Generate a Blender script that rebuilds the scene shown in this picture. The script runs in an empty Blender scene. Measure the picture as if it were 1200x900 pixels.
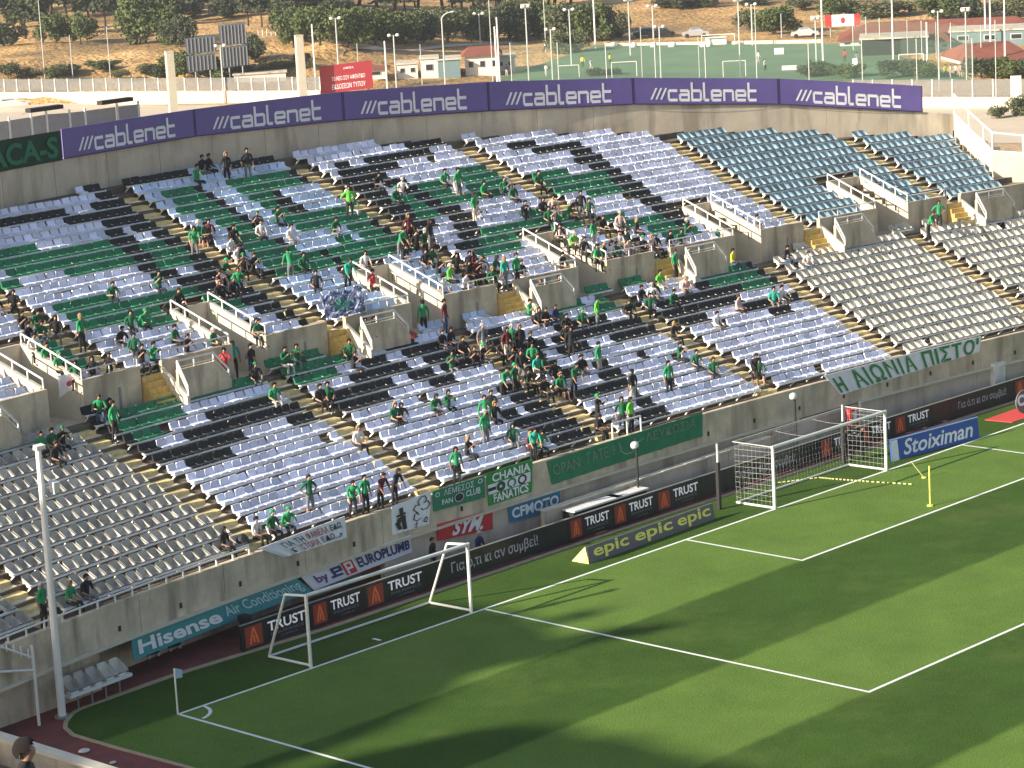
import bpy, bmesh, math, random
from mathutils import Vector, Matrix, noise
R=math.radians
SC=bpy.context.scene; COL=SC.collection
# ---- survey of the place: camera and bowl geometry (metres; x along the goal line, y away from the pitch) ----
CAM=(-50.90219,-64.5033,26.42739); YAW,PITCH,ROLL=0.80251,-0.19939,-0.05428; FPX=3176.858   # focal length in px for a 1200 px wide frame
XC,R0,YF=25.49696,223.6763,6.01983
Z0,DL,HL=2.94211,0.75781,0.28761            # lower tier: beam height of the first row, row depth, row rise
GU,ZU,DU,HU=9.77616,7.49871,0.75797,0.28452 # upper tier
TH=dict(Z=-.1215,A=-.07711,B=-.03596,C=.00934,D=.0526,F=.09276,E=.13747,E2=.1820,U0=-.105,U1=-.0640,U2=-.01696,U3=.02452,U4=.06583,U5=.11097,U6=.15302)
DR=dict(A=-.0181,B=.04425,C=.01512,D=-.0276,F=.05196,E=.02692,U2=.02339,U3=.00272,U4=-.02283,U5=.04364,U6=.01846)
AW=.56; PITCHS=.462
YC=YF-R0
def bowl(x,off):
    """point of the bowl x metres along, off metres out from the front wall"""
    r=R0+off; dx=x-XC
    return YC+math.sqrt(r*r-dx*dx)+.16106*(dx/25)**3-.1185*(dx/25)**4
def aisle_x(a,off,tier):
    j=off/DL if tier=='L' else (off-GU)/DU
    r=R0+off
    return XC+r*math.sin(TH[a]+DR.get(a,0)*(j-5)/r)
WALL_POLY=(9.82278539782521e-06,-0.008511256870741167,0.44686978085579354,23.789896395164412)
def wall_y(x):
    a,b,c,d=WALL_POLY
    if x<8: x8=8; return ((a*x8+b)*x8+c)*x8+d+(x-8)*.32
    return ((a*x+b)*x+c)*x+d
def off_of(x,y):
    dx=x-XC
    return math.hypot(dx,y-.16106*(dx/25)**3+.1185*(dx/25)**4-YC)-R0
SLOTS=[(6.75,8.45),(16.15,17.95),(26.1,28.0),(36.2,38.0),(46.4,48.1),(56.1,58.2)]   # mouths of the six vomitories in the upper tier
SLOT_ROWS=5
OFFW=9.45            # face of the upper tier's front wall
def seat_plan():
    """every seat row: (tier,row,section,[x,...])"""
    out=[]
    la=['Z','A','B','C','D','F','E','E2']; ua=['U0','U1','U2','U3','U4','U5','U6']
    for j in range(12):
        off=j*DL
        for s in range(len(la)+1):
            x0=aisle_x(la[s-1],off,'L')+AW if s>0 else -15.; x1=aisle_x(la[s],off,'L')-AW if s<len(la) else 66.
            if x1-x0<1: continue
            n=int((x1-x0+.04)/PITCHS); m=(x0+x1)/2
            out.append(('L',j,s,[m+(k-(n-1)/2)*PITCHS for k in range(n)]))
    for j in range(20):
        off=GU+j*DU
        for s in range(len(ua)+1):
            x0=aisle_x(ua[s-1],off,'U')+AW if s>0 else -8.; x1=aisle_x(ua[s],off,'U')-AW if s<len(ua) else 69.
            if x1-x0<1: continue
            n=int((x1-x0+.04)/PITCHS); m=(x0+x1)/2
            xs=[m+(k-(n-1)/2)*PITCHS for k in range(n)]
            ok=[]
            for x in xs:
                y=bowl(x,off)
                if wall_y(x)-y<.75: continue
                if x>68.0-(17.3-y)*.52: continue
                if j<SLOT_ROWS and any(a-.38+(0.06*j if x>30 else -.04*j)<x<b+.38+(0.06*j if x>30 else -.04*j) for a,b in SLOTS): continue
                ok.append(x)
            # split at gaps
            run=[]
            for x in ok:
                if run and x-run[-1]>PITCHS*1.5:
                    out.append(('U',j,s,run)); run=[]
                run.append(x)
            if run: out.append(('U',j,s,run))
    return out

# ------------------------------------------------------------------ camera
def cam_axes():
    f=Vector((math.sin(YAW)*math.cos(PITCH),math.cos(YAW)*math.cos(PITCH),math.sin(PITCH)))
    r=f.cross(Vector((0,0,1))).normalized(); u=r.cross(f)
    c,s=math.cos(ROLL),math.sin(ROLL)
    return c*r+s*u, -s*r+c*u, f
AX,AY,AF=cam_axes(); CV=Vector(CAM)
cd=bpy.data.cameras.new('camera'); cam=bpy.data.objects.new('camera',cd); COL.objects.link(cam)
cd.sensor_width=36; cd.lens=36*FPX/1200; cd.clip_start=.5; cd.clip_end=9000
m=Matrix((AX,AY,-AF)).transposed().to_4x4(); m.translation=CV; cam.matrix_world=m
SC.camera=cam
# ------------------------------------------------------------------ daylight
SUN_D=Vector((.9697,-.2443,0))               # ground direction in which shadows fall
SUN_EL=R(22.6)
w=bpy.data.worlds.new('World'); SC.world=w; w.use_nodes=True
nt=w.node_tree; nt.nodes.clear()
sky=nt.nodes.new('ShaderNodeTexSky'); sky.sky_type='NISHITA'; sky.sun_disc=False
sky.sun_elevation=SUN_EL; sky.sun_rotation=math.atan2(-SUN_D.x,-SUN_D.y); sky.air_density=1.0; sky.dust_density=1.6; sky.ozone_density=1
bg=nt.nodes.new('ShaderNodeBackground'); bg.inputs[1].default_value=.095
wo=nt.nodes.new('ShaderNodeOutputWorld'); nt.links.new(sky.outputs[0],bg.inputs[0]); nt.links.new(bg.outputs[0],wo.inputs[0])
ld=bpy.data.lights.new('sun','SUN'); ld.energy=5.0; ld.angle=R(.5); ld.color=(1,.90,.74)
lo=bpy.data.objects.new('sun',ld); COL.objects.link(lo)
sv=Vector((SUN_D.x*math.cos(SUN_EL),SUN_D.y*math.cos(SUN_EL),-math.sin(SUN_EL)))
lo.rotation_euler=sv.to_track_quat('-Z','Y').to_euler(); lo.location=(-60,40,60)
SC.view_settings.view_transform='Standard'; SC.view_settings.look='None'; SC.view_settings.exposure=.95; SC.view_settings.gamma=1
rnd=random.Random(7)
# ------------------------------------------------------------------ materials
def mat(name,col,rough=.8,var=.0,scale=3,bump=0,bscale=30,metal=0,emit=0,spec=None,stain=None,alpha=None,stretch=None):
    m=bpy.data.materials.new(name); m.use_nodes=True; t=m.node_tree; b=t.nodes['Principled BSDF']
    b.inputs['Roughness'].default_value=rough; b.inputs['Metallic'].default_value=metal
    if spec is not None: b.inputs['Specular IOR Level'].default_value=spec
    c=(*col,1); b.inputs['Base Color'].default_value=c; m.diffuse_color=c
    if alpha is not None: b.inputs['Alpha'].default_value=alpha
    tc=None
    if var or bump or stain:
        tc=t.nodes.new('ShaderNodeTexCoord'); src=tc.outputs['Object']
        if stretch:
            mp=t.nodes.new('ShaderNodeMapping'); mp.inputs['Scale'].default_value=stretch; t.links.new(src,mp.inputs[0]); src=mp.outputs[0]
    if var:
        n=t.nodes.new('ShaderNodeTexNoise'); n.inputs['Scale'].default_value=scale; n.inputs['Detail'].default_value=6; n.inputs['Roughness'].default_value=.65
        t.links.new(src,n.inputs['Vector'])
        r=t.nodes.new('ShaderNodeValToRGB'); r.color_ramp.elements[0].position=.3; r.color_ramp.elements[1].position=.72
        r.color_ramp.elements[0].color=tuple(max(0,x*(1-var)) for x in col)+(1,); r.color_ramp.elements[1].color=tuple(min(1,x*(1+var)) for x in col)+(1,)
        t.links.new(n.outputs['Fac'],r.inputs[0]); last=r.outputs[0]
        if stain:
            n2=t.nodes.new('ShaderNodeTexNoise'); n2.inputs['Scale'].default_value=stain[3]; n2.inputs['Detail'].default_value=4
            mp2=t.nodes.new('ShaderNodeMapping'); mp2.inputs['Scale'].default_value=stain[4]; t.links.new(tc.outputs['Object'],mp2.inputs[0]); t.links.new(mp2.outputs[0],n2.inputs['Vector'])
            r2=t.nodes.new('ShaderNodeValToRGB'); r2.color_ramp.elements[0].position=.5; r2.color_ramp.elements[1].position=.68; t.links.new(n2.outputs['Fac'],r2.inputs[0])
            mx=t.nodes.new('ShaderNodeMixRGB'); mx.inputs[2].default_value=(*stain[:3],1); t.links.new(r2.outputs[0],mx.inputs[0]); t.links.new(last,mx.inputs[1]); last=mx.outputs[0]
        t.links.new(last,b.inputs['Base Color'])
    if bump:
        n3=t.nodes.new('ShaderNodeTexNoise'); n3.inputs['Scale'].default_value=bscale; n3.inputs['Detail'].default_value=4; t.links.new(tc.outputs['Object'],n3.inputs['Vector'])
        bp=t.nodes.new('ShaderNodeBump'); bp.inputs['Strength'].default_value=bump; bp.inputs['Distance'].default_value=.05
        t.links.new(n3.outputs['Fac'],bp.inputs['Height']); t.links.new(bp.outputs[0],b.inputs['Normal'])
    if emit:
        b.inputs['Emission Color'].default_value=c; b.inputs['Emission Strength'].default_value=emit
    return m
M={}
M['conc']=mat('concrete',(.62,.52,.375),.9,.26,.9,.3,25,stain=(.36,.29,.21,1.6,(1,1,.18)))
M['conc2']=mat('pale_concrete',(.62,.53,.41),.9,.14,.7,.3,25,stain=(.38,.32,.24,1.1,(1,1,.2)))
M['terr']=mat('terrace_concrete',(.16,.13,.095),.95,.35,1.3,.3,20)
M['render']=mat('cream_render',(.62,.56,.43),.85,.08,1.2,.15,20)
M['step']=mat('step_yellow',(.80,.60,.27),.9,.3,4)
M['stepc']=mat('step_concrete',(.72,.60,.40),.9,.2,4)
M['white']=mat('white_paint',(.78,.77,.72),.45,.05,3)
M['stepy']=mat('stair_yellow',(.66,.45,.14),.85,.25,5)
M['dirtywhite']=mat('aged_white_paint',(.66,.65,.60),.55,.12,3)
M['grey']=mat('grey_metal',(.30,.30,.29),.5,.1,3,metal=.3)
M['black']=mat('black_matt',(.018,.018,.02),.6)
M['line']=mat('line_paint',(.74,.77,.72),.9,.10,5)
M['net']=mat('net_cord',(.75,.75,.72),.9)
M['cap']=mat('cap_stone',(.66,.60,.47),.8,.1,2)
# seats
def seatmat(n,c,r=.45,v=.06):
    m=mat(n,c,r);t=m.node_tree;b=t.nodes['Principled BSDF'];oi=t.nodes.new('ShaderNodeObjectInfo')      # every seat weathered a little differently
    mr=t.nodes.new('ShaderNodeMapRange');mr.inputs['To Min'].default_value=.72;mr.inputs['To Max'].default_value=1.12;t.links.new(oi.outputs['Random'],mr.inputs[0])
    tc=t.nodes.new('ShaderNodeTexCoord');n_=t.nodes.new('ShaderNodeTexNoise');n_.noise_dimensions='4D';n_.inputs['Scale'].default_value=5;n_.inputs['Detail'].default_value=3;t.links.new(tc.outputs['Object'],n_.inputs['Vector'])
    w4=t.nodes.new('ShaderNodeMath');w4.operation='MULTIPLY';w4.inputs[1].default_value=50;t.links.new(oi.outputs['Random'],w4.inputs[0]);t.links.new(w4.outputs[0],n_.inputs['W'])
    mu=t.nodes.new('ShaderNodeMath');mu.operation='MULTIPLY_ADD';mu.inputs[1].default_value=.35;mu.inputs[2].default_value=.82;t.links.new(n_.outputs['Fac'],mu.inputs[0])
    mm=t.nodes.new('ShaderNodeMath');mm.operation='MULTIPLY';t.links.new(mr.outputs[0],mm.inputs[0]);t.links.new(mu.outputs[0],mm.inputs[1])
    hs=t.nodes.new('ShaderNodeHueSaturation');hs.inputs['Color'].default_value=(*c,1);t.links.new(mm.outputs[0],hs.inputs['Value']);t.links.new(hs.outputs[0],b.inputs['Base Color'])
    return m
M['W']=seatmat('seat_pale_grey',(.60,.57,.49)); M['L']=seatmat('seat_cover_white',(.76,.78,.93),.6); M['M']=seatmat('seat_cover_bluish',(.60,.71,.90),.6)  # L: white covers with the blue of skylit shade put into the colour
M['K']=seatmat('seat_cover_black',(.014,.014,.015),.7); M['G']=seatmat('seat_cover_green',(.014,.19,.08),.6); M['B']=seatmat('seat_blue',(.23,.33,.39),.5)
M['Wd']=seatmat('seat_darker_grey',(.47,.45,.40),.6)  # darker grey than W, mostly for the left lower blocks
M['beam']=mat('beam_white',(.88,.86,.80),.5,.05,2)
# ------------------------------------------------------------------ helpers
def tag(o,label=None,cat=None,group=None,kind=None):
    if label:o['label']=label
    if cat:o['category']=cat
    if group:o['group']=group
    if kind:o['kind']=kind
    return o
class MB:
    def __init__(s): s.v=[];s.f=[];s.m=[]
    def quad(s,a,b,c,d,mi=0):
        n=len(s.v);s.v+=[tuple(a),tuple(b),tuple(c),tuple(d)];s.f.append((n,n+1,n+2,n+3));s.m.append(mi)
    def poly(s,pts,mi=0):
        n=len(s.v);s.v+=[tuple(p) for p in pts];s.f.append(tuple(range(n,n+len(pts))));s.m.append(mi)
    def hexa(s,p,mi=0):     # 8 points: bottom 4 ccw, top 4
        n=len(s.v);s.v+=[tuple(x) for x in p]
        for f in ((3,2,1,0),(4,5,6,7),(0,1,5,4),(1,2,6,5),(2,3,7,6),(3,0,4,7)): s.f.append(tuple(n+i for i in f));s.m.append(mi)
    def box(s,x0,y0,z0,x1,y1,z1,mi=0):
        s.hexa([(x0,y0,z0),(x1,y0,z0),(x1,y1,z0),(x0,y1,z0),(x0,y0,z1),(x1,y0,z1),(x1,y1,z1),(x0,y1,z1)],mi)
    def bar(s,a,b,r,n=6,mi=0,r2=None):
        a=Vector(a);b=Vector(b);d=(b-a)
        if d.length<1e-6:return
        d.normalize();u=d.cross(Vector((0,0,1)))
        if u.length<.05:u=d.cross(Vector((1,0,0)))
        u.normalize();w=d.cross(u);r2=r if r2 is None else r2
        k=len(s.v)
        for q,rr in ((a,r),(b,r2)):
            for i in range(n):
                t=2*math.pi*i/n;s.v.append(tuple(q+u*math.cos(t)*rr+w*math.sin(t)*rr))
        for i in range(n):
            j=(i+1)%n;s.f.append((k+i,k+j,k+n+j,k+n+i));s.m.append(mi)
        s.f.append(tuple(k+i for i in reversed(range(n))));s.m.append(mi);s.f.append(tuple(k+n+i for i in range(n)));s.m.append(mi)
    def path(s,pts,r,n=6,mi=0):
        for a,b in zip(pts,pts[1:]):s.bar(a,b,r,n,mi)
    def sheet(s,fn,us,vs,mi=0):
        k=len(s.v);nv=len(vs)
        for u in us:
            for v in vs:s.v.append(tuple(fn(u,v)))
        for i in range(len(us)-1):
            for j in range(nv-1):
                s.f.append((k+i*nv+j,k+(i+1)*nv+j,k+(i+1)*nv+j+1,k+i*nv+j+1));s.m.append(mi)
    def mesh(s,name,mats,smooth=False):
        me=bpy.data.meshes.new(name);me.from_pydata(s.v,[],s.f)
        for mm in (mats if isinstance(mats,(list,tuple)) else [mats]):me.materials.append(mm)
        if any(s.m):me.polygons.foreach_set('material_index',s.m)
        if smooth:me.polygons.foreach_set('use_smooth',[True]*len(s.f))
        me.update();return me
    def build(s,name,mats,parent=None,smooth=False,fix=True):
        me=s.mesh(name,mats,smooth)
        if fix:
            bm=bmesh.new();bm.from_mesh(me);bmesh.ops.recalc_face_normals(bm,faces=bm.faces);bm.to_mesh(me);bm.free()
        return link(name,me,parent)
def link(name,me,parent=None,loc=None,rz=None,M4=None):
    o=bpy.data.objects.new(name,me);COL.objects.link(o)
    if parent is not None:o.parent=parent
    if loc is not None:o.location=loc
    if rz is not None:o.rotation_euler=(0,0,rz)
    if M4 is not None:o.matrix_basis=M4
    return o
def empty(name,label,cat,loc=(0,0,0),rz=0,group=None):
    o=bpy.data.objects.new(name,None);COL.objects.link(o);o.location=loc;o.rotation_euler=(0,0,rz);o.empty_display_size=.2
    return tag(o,label,cat,group)
def clone(root,loc,rz=0,label=None,group=None,scale=None):
    r=root.copy();COL.objects.link(r);r.location=loc;r.rotation_euler=(0,0,rz)
    if scale:r.scale=(scale,)*3 if not isinstance(scale,tuple) else scale
    if label:r['label']=label
    if group:r['group']=group
    for ch in KIDS.get(root.name,[]):
        c=ch.copy();COL.objects.link(c);c.parent=r
        for g in KIDS.get(ch.name,[]):
            d=g.copy();COL.objects.link(d);d.parent=c
    return r
KIDS={}
def kids(root):
    KIDS[root.name]=list(root.children)
    for c in root.children:KIDS[c.name]=list(c.children)
def local(P,root): return Matrix.Rotation(-root.rotation_euler.z,4,'Z')@(Vector(P)-Vector(root.location))
def spot(px,py,z=0.):
    """where the sight line of the surveyed point meets the level z"""
    d=AX*((px-600)/FPX)-AY*((py-450)/FPX)+AF
    t=(z-CV.z)/d.z
    return CV+d*t
def zo(px,py,P):
    """height seen at a surveyed image point above the plan position P"""
    d=AX*((px-600)/FPX)-AY*((py-450)/FPX)+AF
    h=Vector((P[0]-CV.x,P[1]-CV.y)).length/Vector((d.x,d.y)).length
    return CV.z+d.z*h
def hd(px,py,P): return zo(px,py,P)-P[2]
FONTM={}
def text_mesh(body,fn,name,mt,parent,bold=0.,spacing=1.,shear=0.,align=None):
    """lettering: glyph outlines laid onto a surface, fn(u,v) with u,v in 0..1 over the line of writing"""
    cu=bpy.data.curves.new('lettering','FONT');cu.body=body;cu.offset=bold;cu.space_character=spacing;cu.shear=shear;cu.resolution_u=3
    o=bpy.data.objects.new('lettering',cu);COL.objects.link(o);bpy.context.view_layer.update()
    dg=bpy.context.evaluated_depsgraph_get();me=bpy.data.meshes.new_from_object(o.evaluated_get(dg))
    COL.objects.unlink(o);bpy.data.objects.remove(o);bpy.data.curves.remove(cu)
    xs=[v.co.x for v in me.vertices];ys=[v.co.y for v in me.vertices];x0,x1,y0,y1=min(xs),max(xs),min(ys),max(ys)
    for v in me.vertices:
        v.co=fn((v.co.x-x0)/(x1-x0),(v.co.y-y0)/(y1-y0))
    me.materials.clear();me.materials.append(mt);me.name=name
    return link(name,me,parent)
def box_fn(A,B,T,n,u0,u1,v0,v1,off=.012):
    """writing area on a board with lower corners A,B and up vector T"""
    A=Vector(A);B=Vector(B);T=Vector(T);n=Vector(n)
    return lambda u,v:A+(B-A)*(u0+(u1-u0)*u)+T*(v0+(v1-v0)*v)+n*off
def strokes(segs,fn,wid,name,mt,parent,round_=False):
    """hand drawn marks: thick polylines in 0..1 x 0..1 coordinates laid onto a surface; wid = (half width u, half width v)"""
    b=MB()
    for sg in segs:
        for (ax,ay),(bx,by) in zip(sg,sg[1:]):
            dx,dy=(bx-ax)/wid[0],(by-ay)/wid[1];L=math.hypot(dx,dy)+1e-9;nx,ny=-dy/L*wid[0],dx/L*wid[1];ex,ey=dx/L*wid[0]*.7,dy/L*wid[1]*.7
            b.quad(fn(ax-ex+nx,ay-ey+ny),fn(ax-ex-nx,ay-ey-ny),fn(bx+ex-nx,by+ey-ny),fn(bx+ex+nx,by+ey+ny))
    return b.build(name,mt,parent,fix=False)
# ================================================================== GROUND
def grass_mat():
    m=bpy.data.materials.new('pitch_grass');m.use_nodes=True;t=m.node_tree;b=t.nodes['Principled BSDF'];b.inputs['Roughness'].default_value=1;b.inputs['Specular IOR Level'].default_value=.1
    tc=t.nodes.new('ShaderNodeTexCoord');sp=t.nodes.new('ShaderNodeSeparateXYZ');t.links.new(tc.outputs['Object'],sp.inputs[0])
    # mowing bands run parallel to the goal line
    nz=t.nodes.new('ShaderNodeTexNoise');nz.inputs['Scale'].default_value=.9;t.links.new(tc.outputs['Object'],nz.inputs['Vector'])
    a=t.nodes.new('ShaderNodeMath');a.operation='MULTIPLY_ADD';a.inputs[1].default_value=.25;t.links.new(nz.outputs['Fac'],a.inputs[0]);t.links.new(sp.outputs['Y'],a.inputs[2])
    s=t.nodes.new('ShaderNodeMath');s.operation='MULTIPLY_ADD';s.inputs[1].default_value=-math.pi/5.5;s.inputs[2].default_value=.07;t.links.new(a.outputs[0],s.inputs[0])
    si=t.nodes.new('ShaderNodeMath');si.operation='SINE';t.links.new(s.outputs[0],si.inputs[0])
    r=t.nodes.new('ShaderNodeMapRange');r.inputs['From Min'].default_value=-.10;r.inputs['From Max'].default_value=.10;r.interpolation_type='SMOOTHSTEP';t.links.new(si.outputs[0],r.inputs[0])
    mx=t.nodes.new('ShaderNodeMixRGB');mx.inputs[1].default_value=(.046,.092,.015,1);mx.inputs[2].default_value=(.108,.185,.034,1);t.links.new(r.outputs[0],mx.inputs[0])
    n2=t.nodes.new('ShaderNodeTexNoise');n2.inputs['Scale'].default_value=.35;n2.inputs['Detail'].default_value=8;n2.inputs['Roughness'].default_value=.7;t.links.new(tc.outputs['Object'],n2.inputs['Vector'])
    m2=t.nodes.new('ShaderNodeMixRGB');m2.blend_type='OVERLAY';m2.inputs[0].default_value=.45;t.links.new(mx.outputs[0],m2.inputs[1]);t.links.new(n2.outputs['Fac'],m2.inputs[2])
    n3=t.nodes.new('ShaderNodeTexNoise');n3.inputs['Scale'].default_value=14;n3.inputs['Detail'].default_value=5;t.links.new(tc.outputs['Object'],n3.inputs['Vector'])
    m3=t.nodes.new('ShaderNodeMixRGB');m3.blend_type='OVERLAY';m3.inputs[0].default_value=.6;t.links.new(m2.outputs[0],m3.inputs[1]);t.links.new(n3.outputs['Fac'],m3.inputs[2])
    t.links.new(m3.outputs[0],b.inputs['Base Color'])
    n5=t.nodes.new('ShaderNodeTexNoise');n5.inputs['Scale'].default_value=.16;n5.inputs['Detail'].default_value=10;n5.inputs['Roughness'].default_value=.75;t.links.new(tc.outputs['Object'],n5.inputs['Vector'])
    r5=t.nodes.new('ShaderNodeValToRGB');r5.color_ramp.elements[0].position=.50;r5.color_ramp.elements[1].position=.75;t.links.new(n5.outputs['Fac'],r5.inputs[0])
    m5=t.nodes.new('ShaderNodeMixRGB');m5.inputs[2].default_value=(.13,.17,.045,1);sc5=t.nodes.new('ShaderNodeMath');sc5.operation='MULTIPLY';sc5.inputs[1].default_value=.55;t.links.new(r5.outputs[0],sc5.inputs[0]);t.links.new(sc5.outputs[0],m5.inputs[0]);t.links.new(m3.outputs[0],m5.inputs[1]);t.links.new(m5.outputs[0],b.inputs['Base Color'])
    bp=t.nodes.new('ShaderNodeBump');bp.inputs['Strength'].default_value=.5;bp.inputs['Distance'].default_value=.04;t.links.new(n3.outputs['Fac'],bp.inputs['Height']);t.links.new(bp.outputs[0],b.inputs['Normal'])
    return m
M['grass']=grass_mat()
M['track']=mat('red_track',(.21,.055,.045),.9,.2,1.5,.2,40,stain=(.10,.05,.04,.5,(1,1,1)))
M['kerb']=mat('kerb_concrete',(.42,.33,.22),.9,.15,3)
# earth/road sheet of the surroundings: polar grid, far side rising into the hillside
DH0=None
def gz(x,y):
    dx,dy=x-CV.x,y-CV.y;d=math.hypot(dx,dy);az=math.degrees(math.atan2(dx,dy))
    hill=max(0,min(1,(46.5-az)/4.))             # embankment to the left
    e=0.
    t=max(0,min(1,(d-366)/26));t=t*t*(3-2*t)
    wob=noise.noise(Vector((x*.06,y*.06,3)))*1.1+noise.noise(Vector((x*.2,y*.2,9)))*.45
    e+=hill*t*(3.6+wob*(1-.5*max(0,min(1,(d-395)/30))))+hill*max(0,min(1,(d-362)/6))*max(0,1-max(0,d-400)/20)*(noise.noise(Vector((x*.13,y*.13,5)))*1.3+noise.noise(Vector((x*.4,y*.4,7)))*.6)
    e+=max(0,d-400)*.012*hill
    e+=(1-hill)*max(0,d-445)*.035
    e+=max(0,d-700)*.05
    if d>430:e+=noise.noise(Vector((x*.02,y*.02,1)))*1.2*min(1,(d-430)/60)
    return -6.+e
def on_ground(px,py):
    """sight line down to the surrounding terrain"""
    d=(AX*((px-600)/FPX)-AY*((py-450)/FPX)+AF);d=d/math.hypot(d.x,d.y)
    t=150.
    while t<2500:
        P=CV+d*t
        if P.z<gz(P.x,P.y):break
        t+=1.5
    P=CV+d*t;return Vector((P.x,P.y,gz(P.x,P.y)))
def earth_mat():
    m=bpy.data.materials.new('dry_earth');m.use_nodes=True;t=m.node_tree;b=t.nodes['Principled BSDF'];b.inputs['Roughness'].default_value=.95
    tc=t.nodes.new('ShaderNodeTexCoord')
    n=t.nodes.new('ShaderNodeTexNoise');n.inputs['Scale'].default_value=.05;n.inputs['Detail'].default_value=9;n.inputs['Roughness'].default_value=.72;t.links.new(tc.outputs['Object'],n.inputs['Vector'])
    r=t.nodes.new('ShaderNodeValToRGB');e=r.color_ramp.elements;e[0].position=.30;e[0].color=(.10,.085,.04,1);e[1].position=.46;e[1].color=(.40,.235,.085,1)
    k=e.new(.56);k.color=(.62,.37,.14,1);k=e.new(.70);k.color=(.76,.52,.25,1)
    t.links.new(n.outputs['Fac'],r.inputs[0]);t.links.new(r.outputs[0],b.inputs['Base Color'])
    n3=t.nodes.new('ShaderNodeTexNoise');n3.inputs['Scale'].default_value=1.2;n3.inputs['Detail'].default_value=6;t.links.new(tc.outputs['Object'],n3.inputs['Vector'])
    bp=t.nodes.new('ShaderNodeBump');bp.inputs['Strength'].default_value=.9;bp.inputs['Distance'].default_value=.8;t.links.new(n3.outputs['Fac'],bp.inputs['Height']);t.links.new(bp.outputs[0],b.inputs['Normal'])
    return m
M['earth']=earth_mat()
b=MB();ds=[0.1,60,110,150,200,260,320]+[350+2.5*i for i in range(45)]+[470,490,520,560,620,700,850,1100,1500,2200,3500,6000]
azs=[-180+i*6 for i in range(34)]+[24+i*.45 for i in range(100)]+[69+6*i for i in range(19)]+[180]
b.sheet(lambda a,d:(CV.x+d*math.sin(R(a)),CV.y+d*math.cos(R(a)),gz(CV.x+d*math.sin(R(a)),CV.y+d*math.cos(R(a))) ),azs,ds)
# the wrap-around sectors join at 180 degrees
tag(b.build('ground',M['earth'],smooth=True,fix=False),kind='structure')
# stadium floor (track level): a raised deck over the surrounding ground
b=MB();b.box(-40,-120,-6.6,90,9.0,-.012);tag(b.build('stadium_floor',M['conc2']),kind='structure')
# red running surface
b=MB();b.quad((-7.6,-115,-.006),(85,-115,-.006),(85,8.6,-.006),(-7.6,8.6,-.006));tag(b.build('track',M['track'],fix=False),kind='structure')
# grass sheet with the rounded corner seen in front of the corner flag
gp=[spot(*c) for c in ((262,775),(204,793),(131,819),(97,831),(88,836),(80,846),(79,853),(88,861),(131,874),(219,898),(300,922))]
gp=[(p.x,p.y) for p in gp]
GE=lambda x:2.95-.0004*(x-25)**2
outl=[(x,GE(x)) for x in range(85,5,-4)]+gp+[(gp[-1][0]+.6,-8),(gp[-1][0]+.8,-112),(80,-112)]
b=MB();b.poly([(x,y,0) for x,y in outl]);o=b.build('pitch',M['grass'],fix=False);tag(o,kind='structure')
# kerb strip round the grass
b=MB();kp=[(x,y) for x,y in outl[:-1]]
for i in range(len(kp)-1):
    a=Vector((*kp[i],0));c=Vector((*kp[i+1],0));d=(c-a).normalized();n=Vector((d.y,-d.x,0))
    wd=.22 if i<22 else .14
    b.hexa([a,c,c+n*wd,a+n*wd]+[q+Vector((0,0,.035)) for q in (a,c,c+n*wd,a+n*wd)])
tag(b.build('kerb',M['kerb']),kind='structure')
# markings
Lw=.12
def ln(b,x0,y0,x1,y1,z=.004):
    d=Vector((x1-x0,y1-y0,0)).normalized();n=Vector((-d.y,d.x,0))*Lw/2
    b.quad(*[Vector((p[0],p[1],z))+q for p,q in (((x0,y0),-n),((x1,y1),-n),((x1,y1),n),((x0,y0),n))])
b=MB()
ln(b,0,0,68,0);ln(b,0,-.06,0,-105);ln(b,13.84,-.06,13.84,-16.5-.06);ln(b,13.9,-16.5,54.1,-16.5);ln(b,24.84,-.06,24.84,-5.56);ln(b,24.9,-5.5,43.1,-5.5);ln(b,43.16,-.06,43.16,-5.56);ln(b,54.16,-.06,54.16,-16.56);ln(b,68,-.06,68,-105)
pr_=[(math.cos(R(a))*1.,-math.sin(R(a))*1.) for a in range(4,88,7)]
for a,c in zip(pr_,pr_[1:]):ln(b,*a,*c)
ln(b,9.15,.35,9.15,.75)
tag(b.build('pitch_markings',M['line'],fix=False),kind='structure')
# ================================================================== LOWER FRONT WALL
FO=-.5                              # face of the front wall relative to the first row of seats
XS=[-9.5+i*.75 for i in range(101)]
TOPW=2.80;CAPZ=1.55
def wall_strip(b,x0,x1,offa,offb,z0,z1,n=None,mi=0):
    n=n or max(1,int((x1-x0)/1.2))
    for i in range(n):
        a=x0+(x1-x0)*i/n;c=x0+(x1-x0)*(i+1)/n
        b.hexa([(a,bowl(a,offa),z0),(c,bowl(c,offa),z0),(c,bowl(c,offb),z0),(a,bowl(a,offb),z0),(a,bowl(a,offa),z1),(c,bowl(c,offa),z1),(c,bowl(c,offb),z1),(a,bowl(a,offb),z1)],mi)
# cast in panels with open joints between them
W=empty('front_wall','long grey concrete wall under the front row, with banners hung on it','wall',(0,0,0))
PJ=[-6.2+i*4.05 for i in range(18)]
for i in range(len(PJ)-1):
    b=MB();a,c=PJ[i]+.012,PJ[i+1]-.012
    wall_strip(b,a,c,FO-.06,FO+.16,CAPZ-.07,TOPW,3);b.build('panel',M['conc'],W)
    b=MB()
    q_=1.25 if (a+c)/2<13 else -.03;wall_strip(b,a,c,FO+q_,FO+q_+.25,-.02,CAPZ-.135,3)
    b.build('base_panel',M['conc2'],W)
    if not (37.3<(a+c)/2<43.5):
        b=MB();wall_strip(b,a,c+.024,FO-.24,FO-.065,CAPZ-.07,CAPZ,3);wall_strip(b,a,c,FO-.06,FO+1.5,CAPZ-.13,CAPZ-.073,3);b.build('cap',M['cap'],W)
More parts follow.
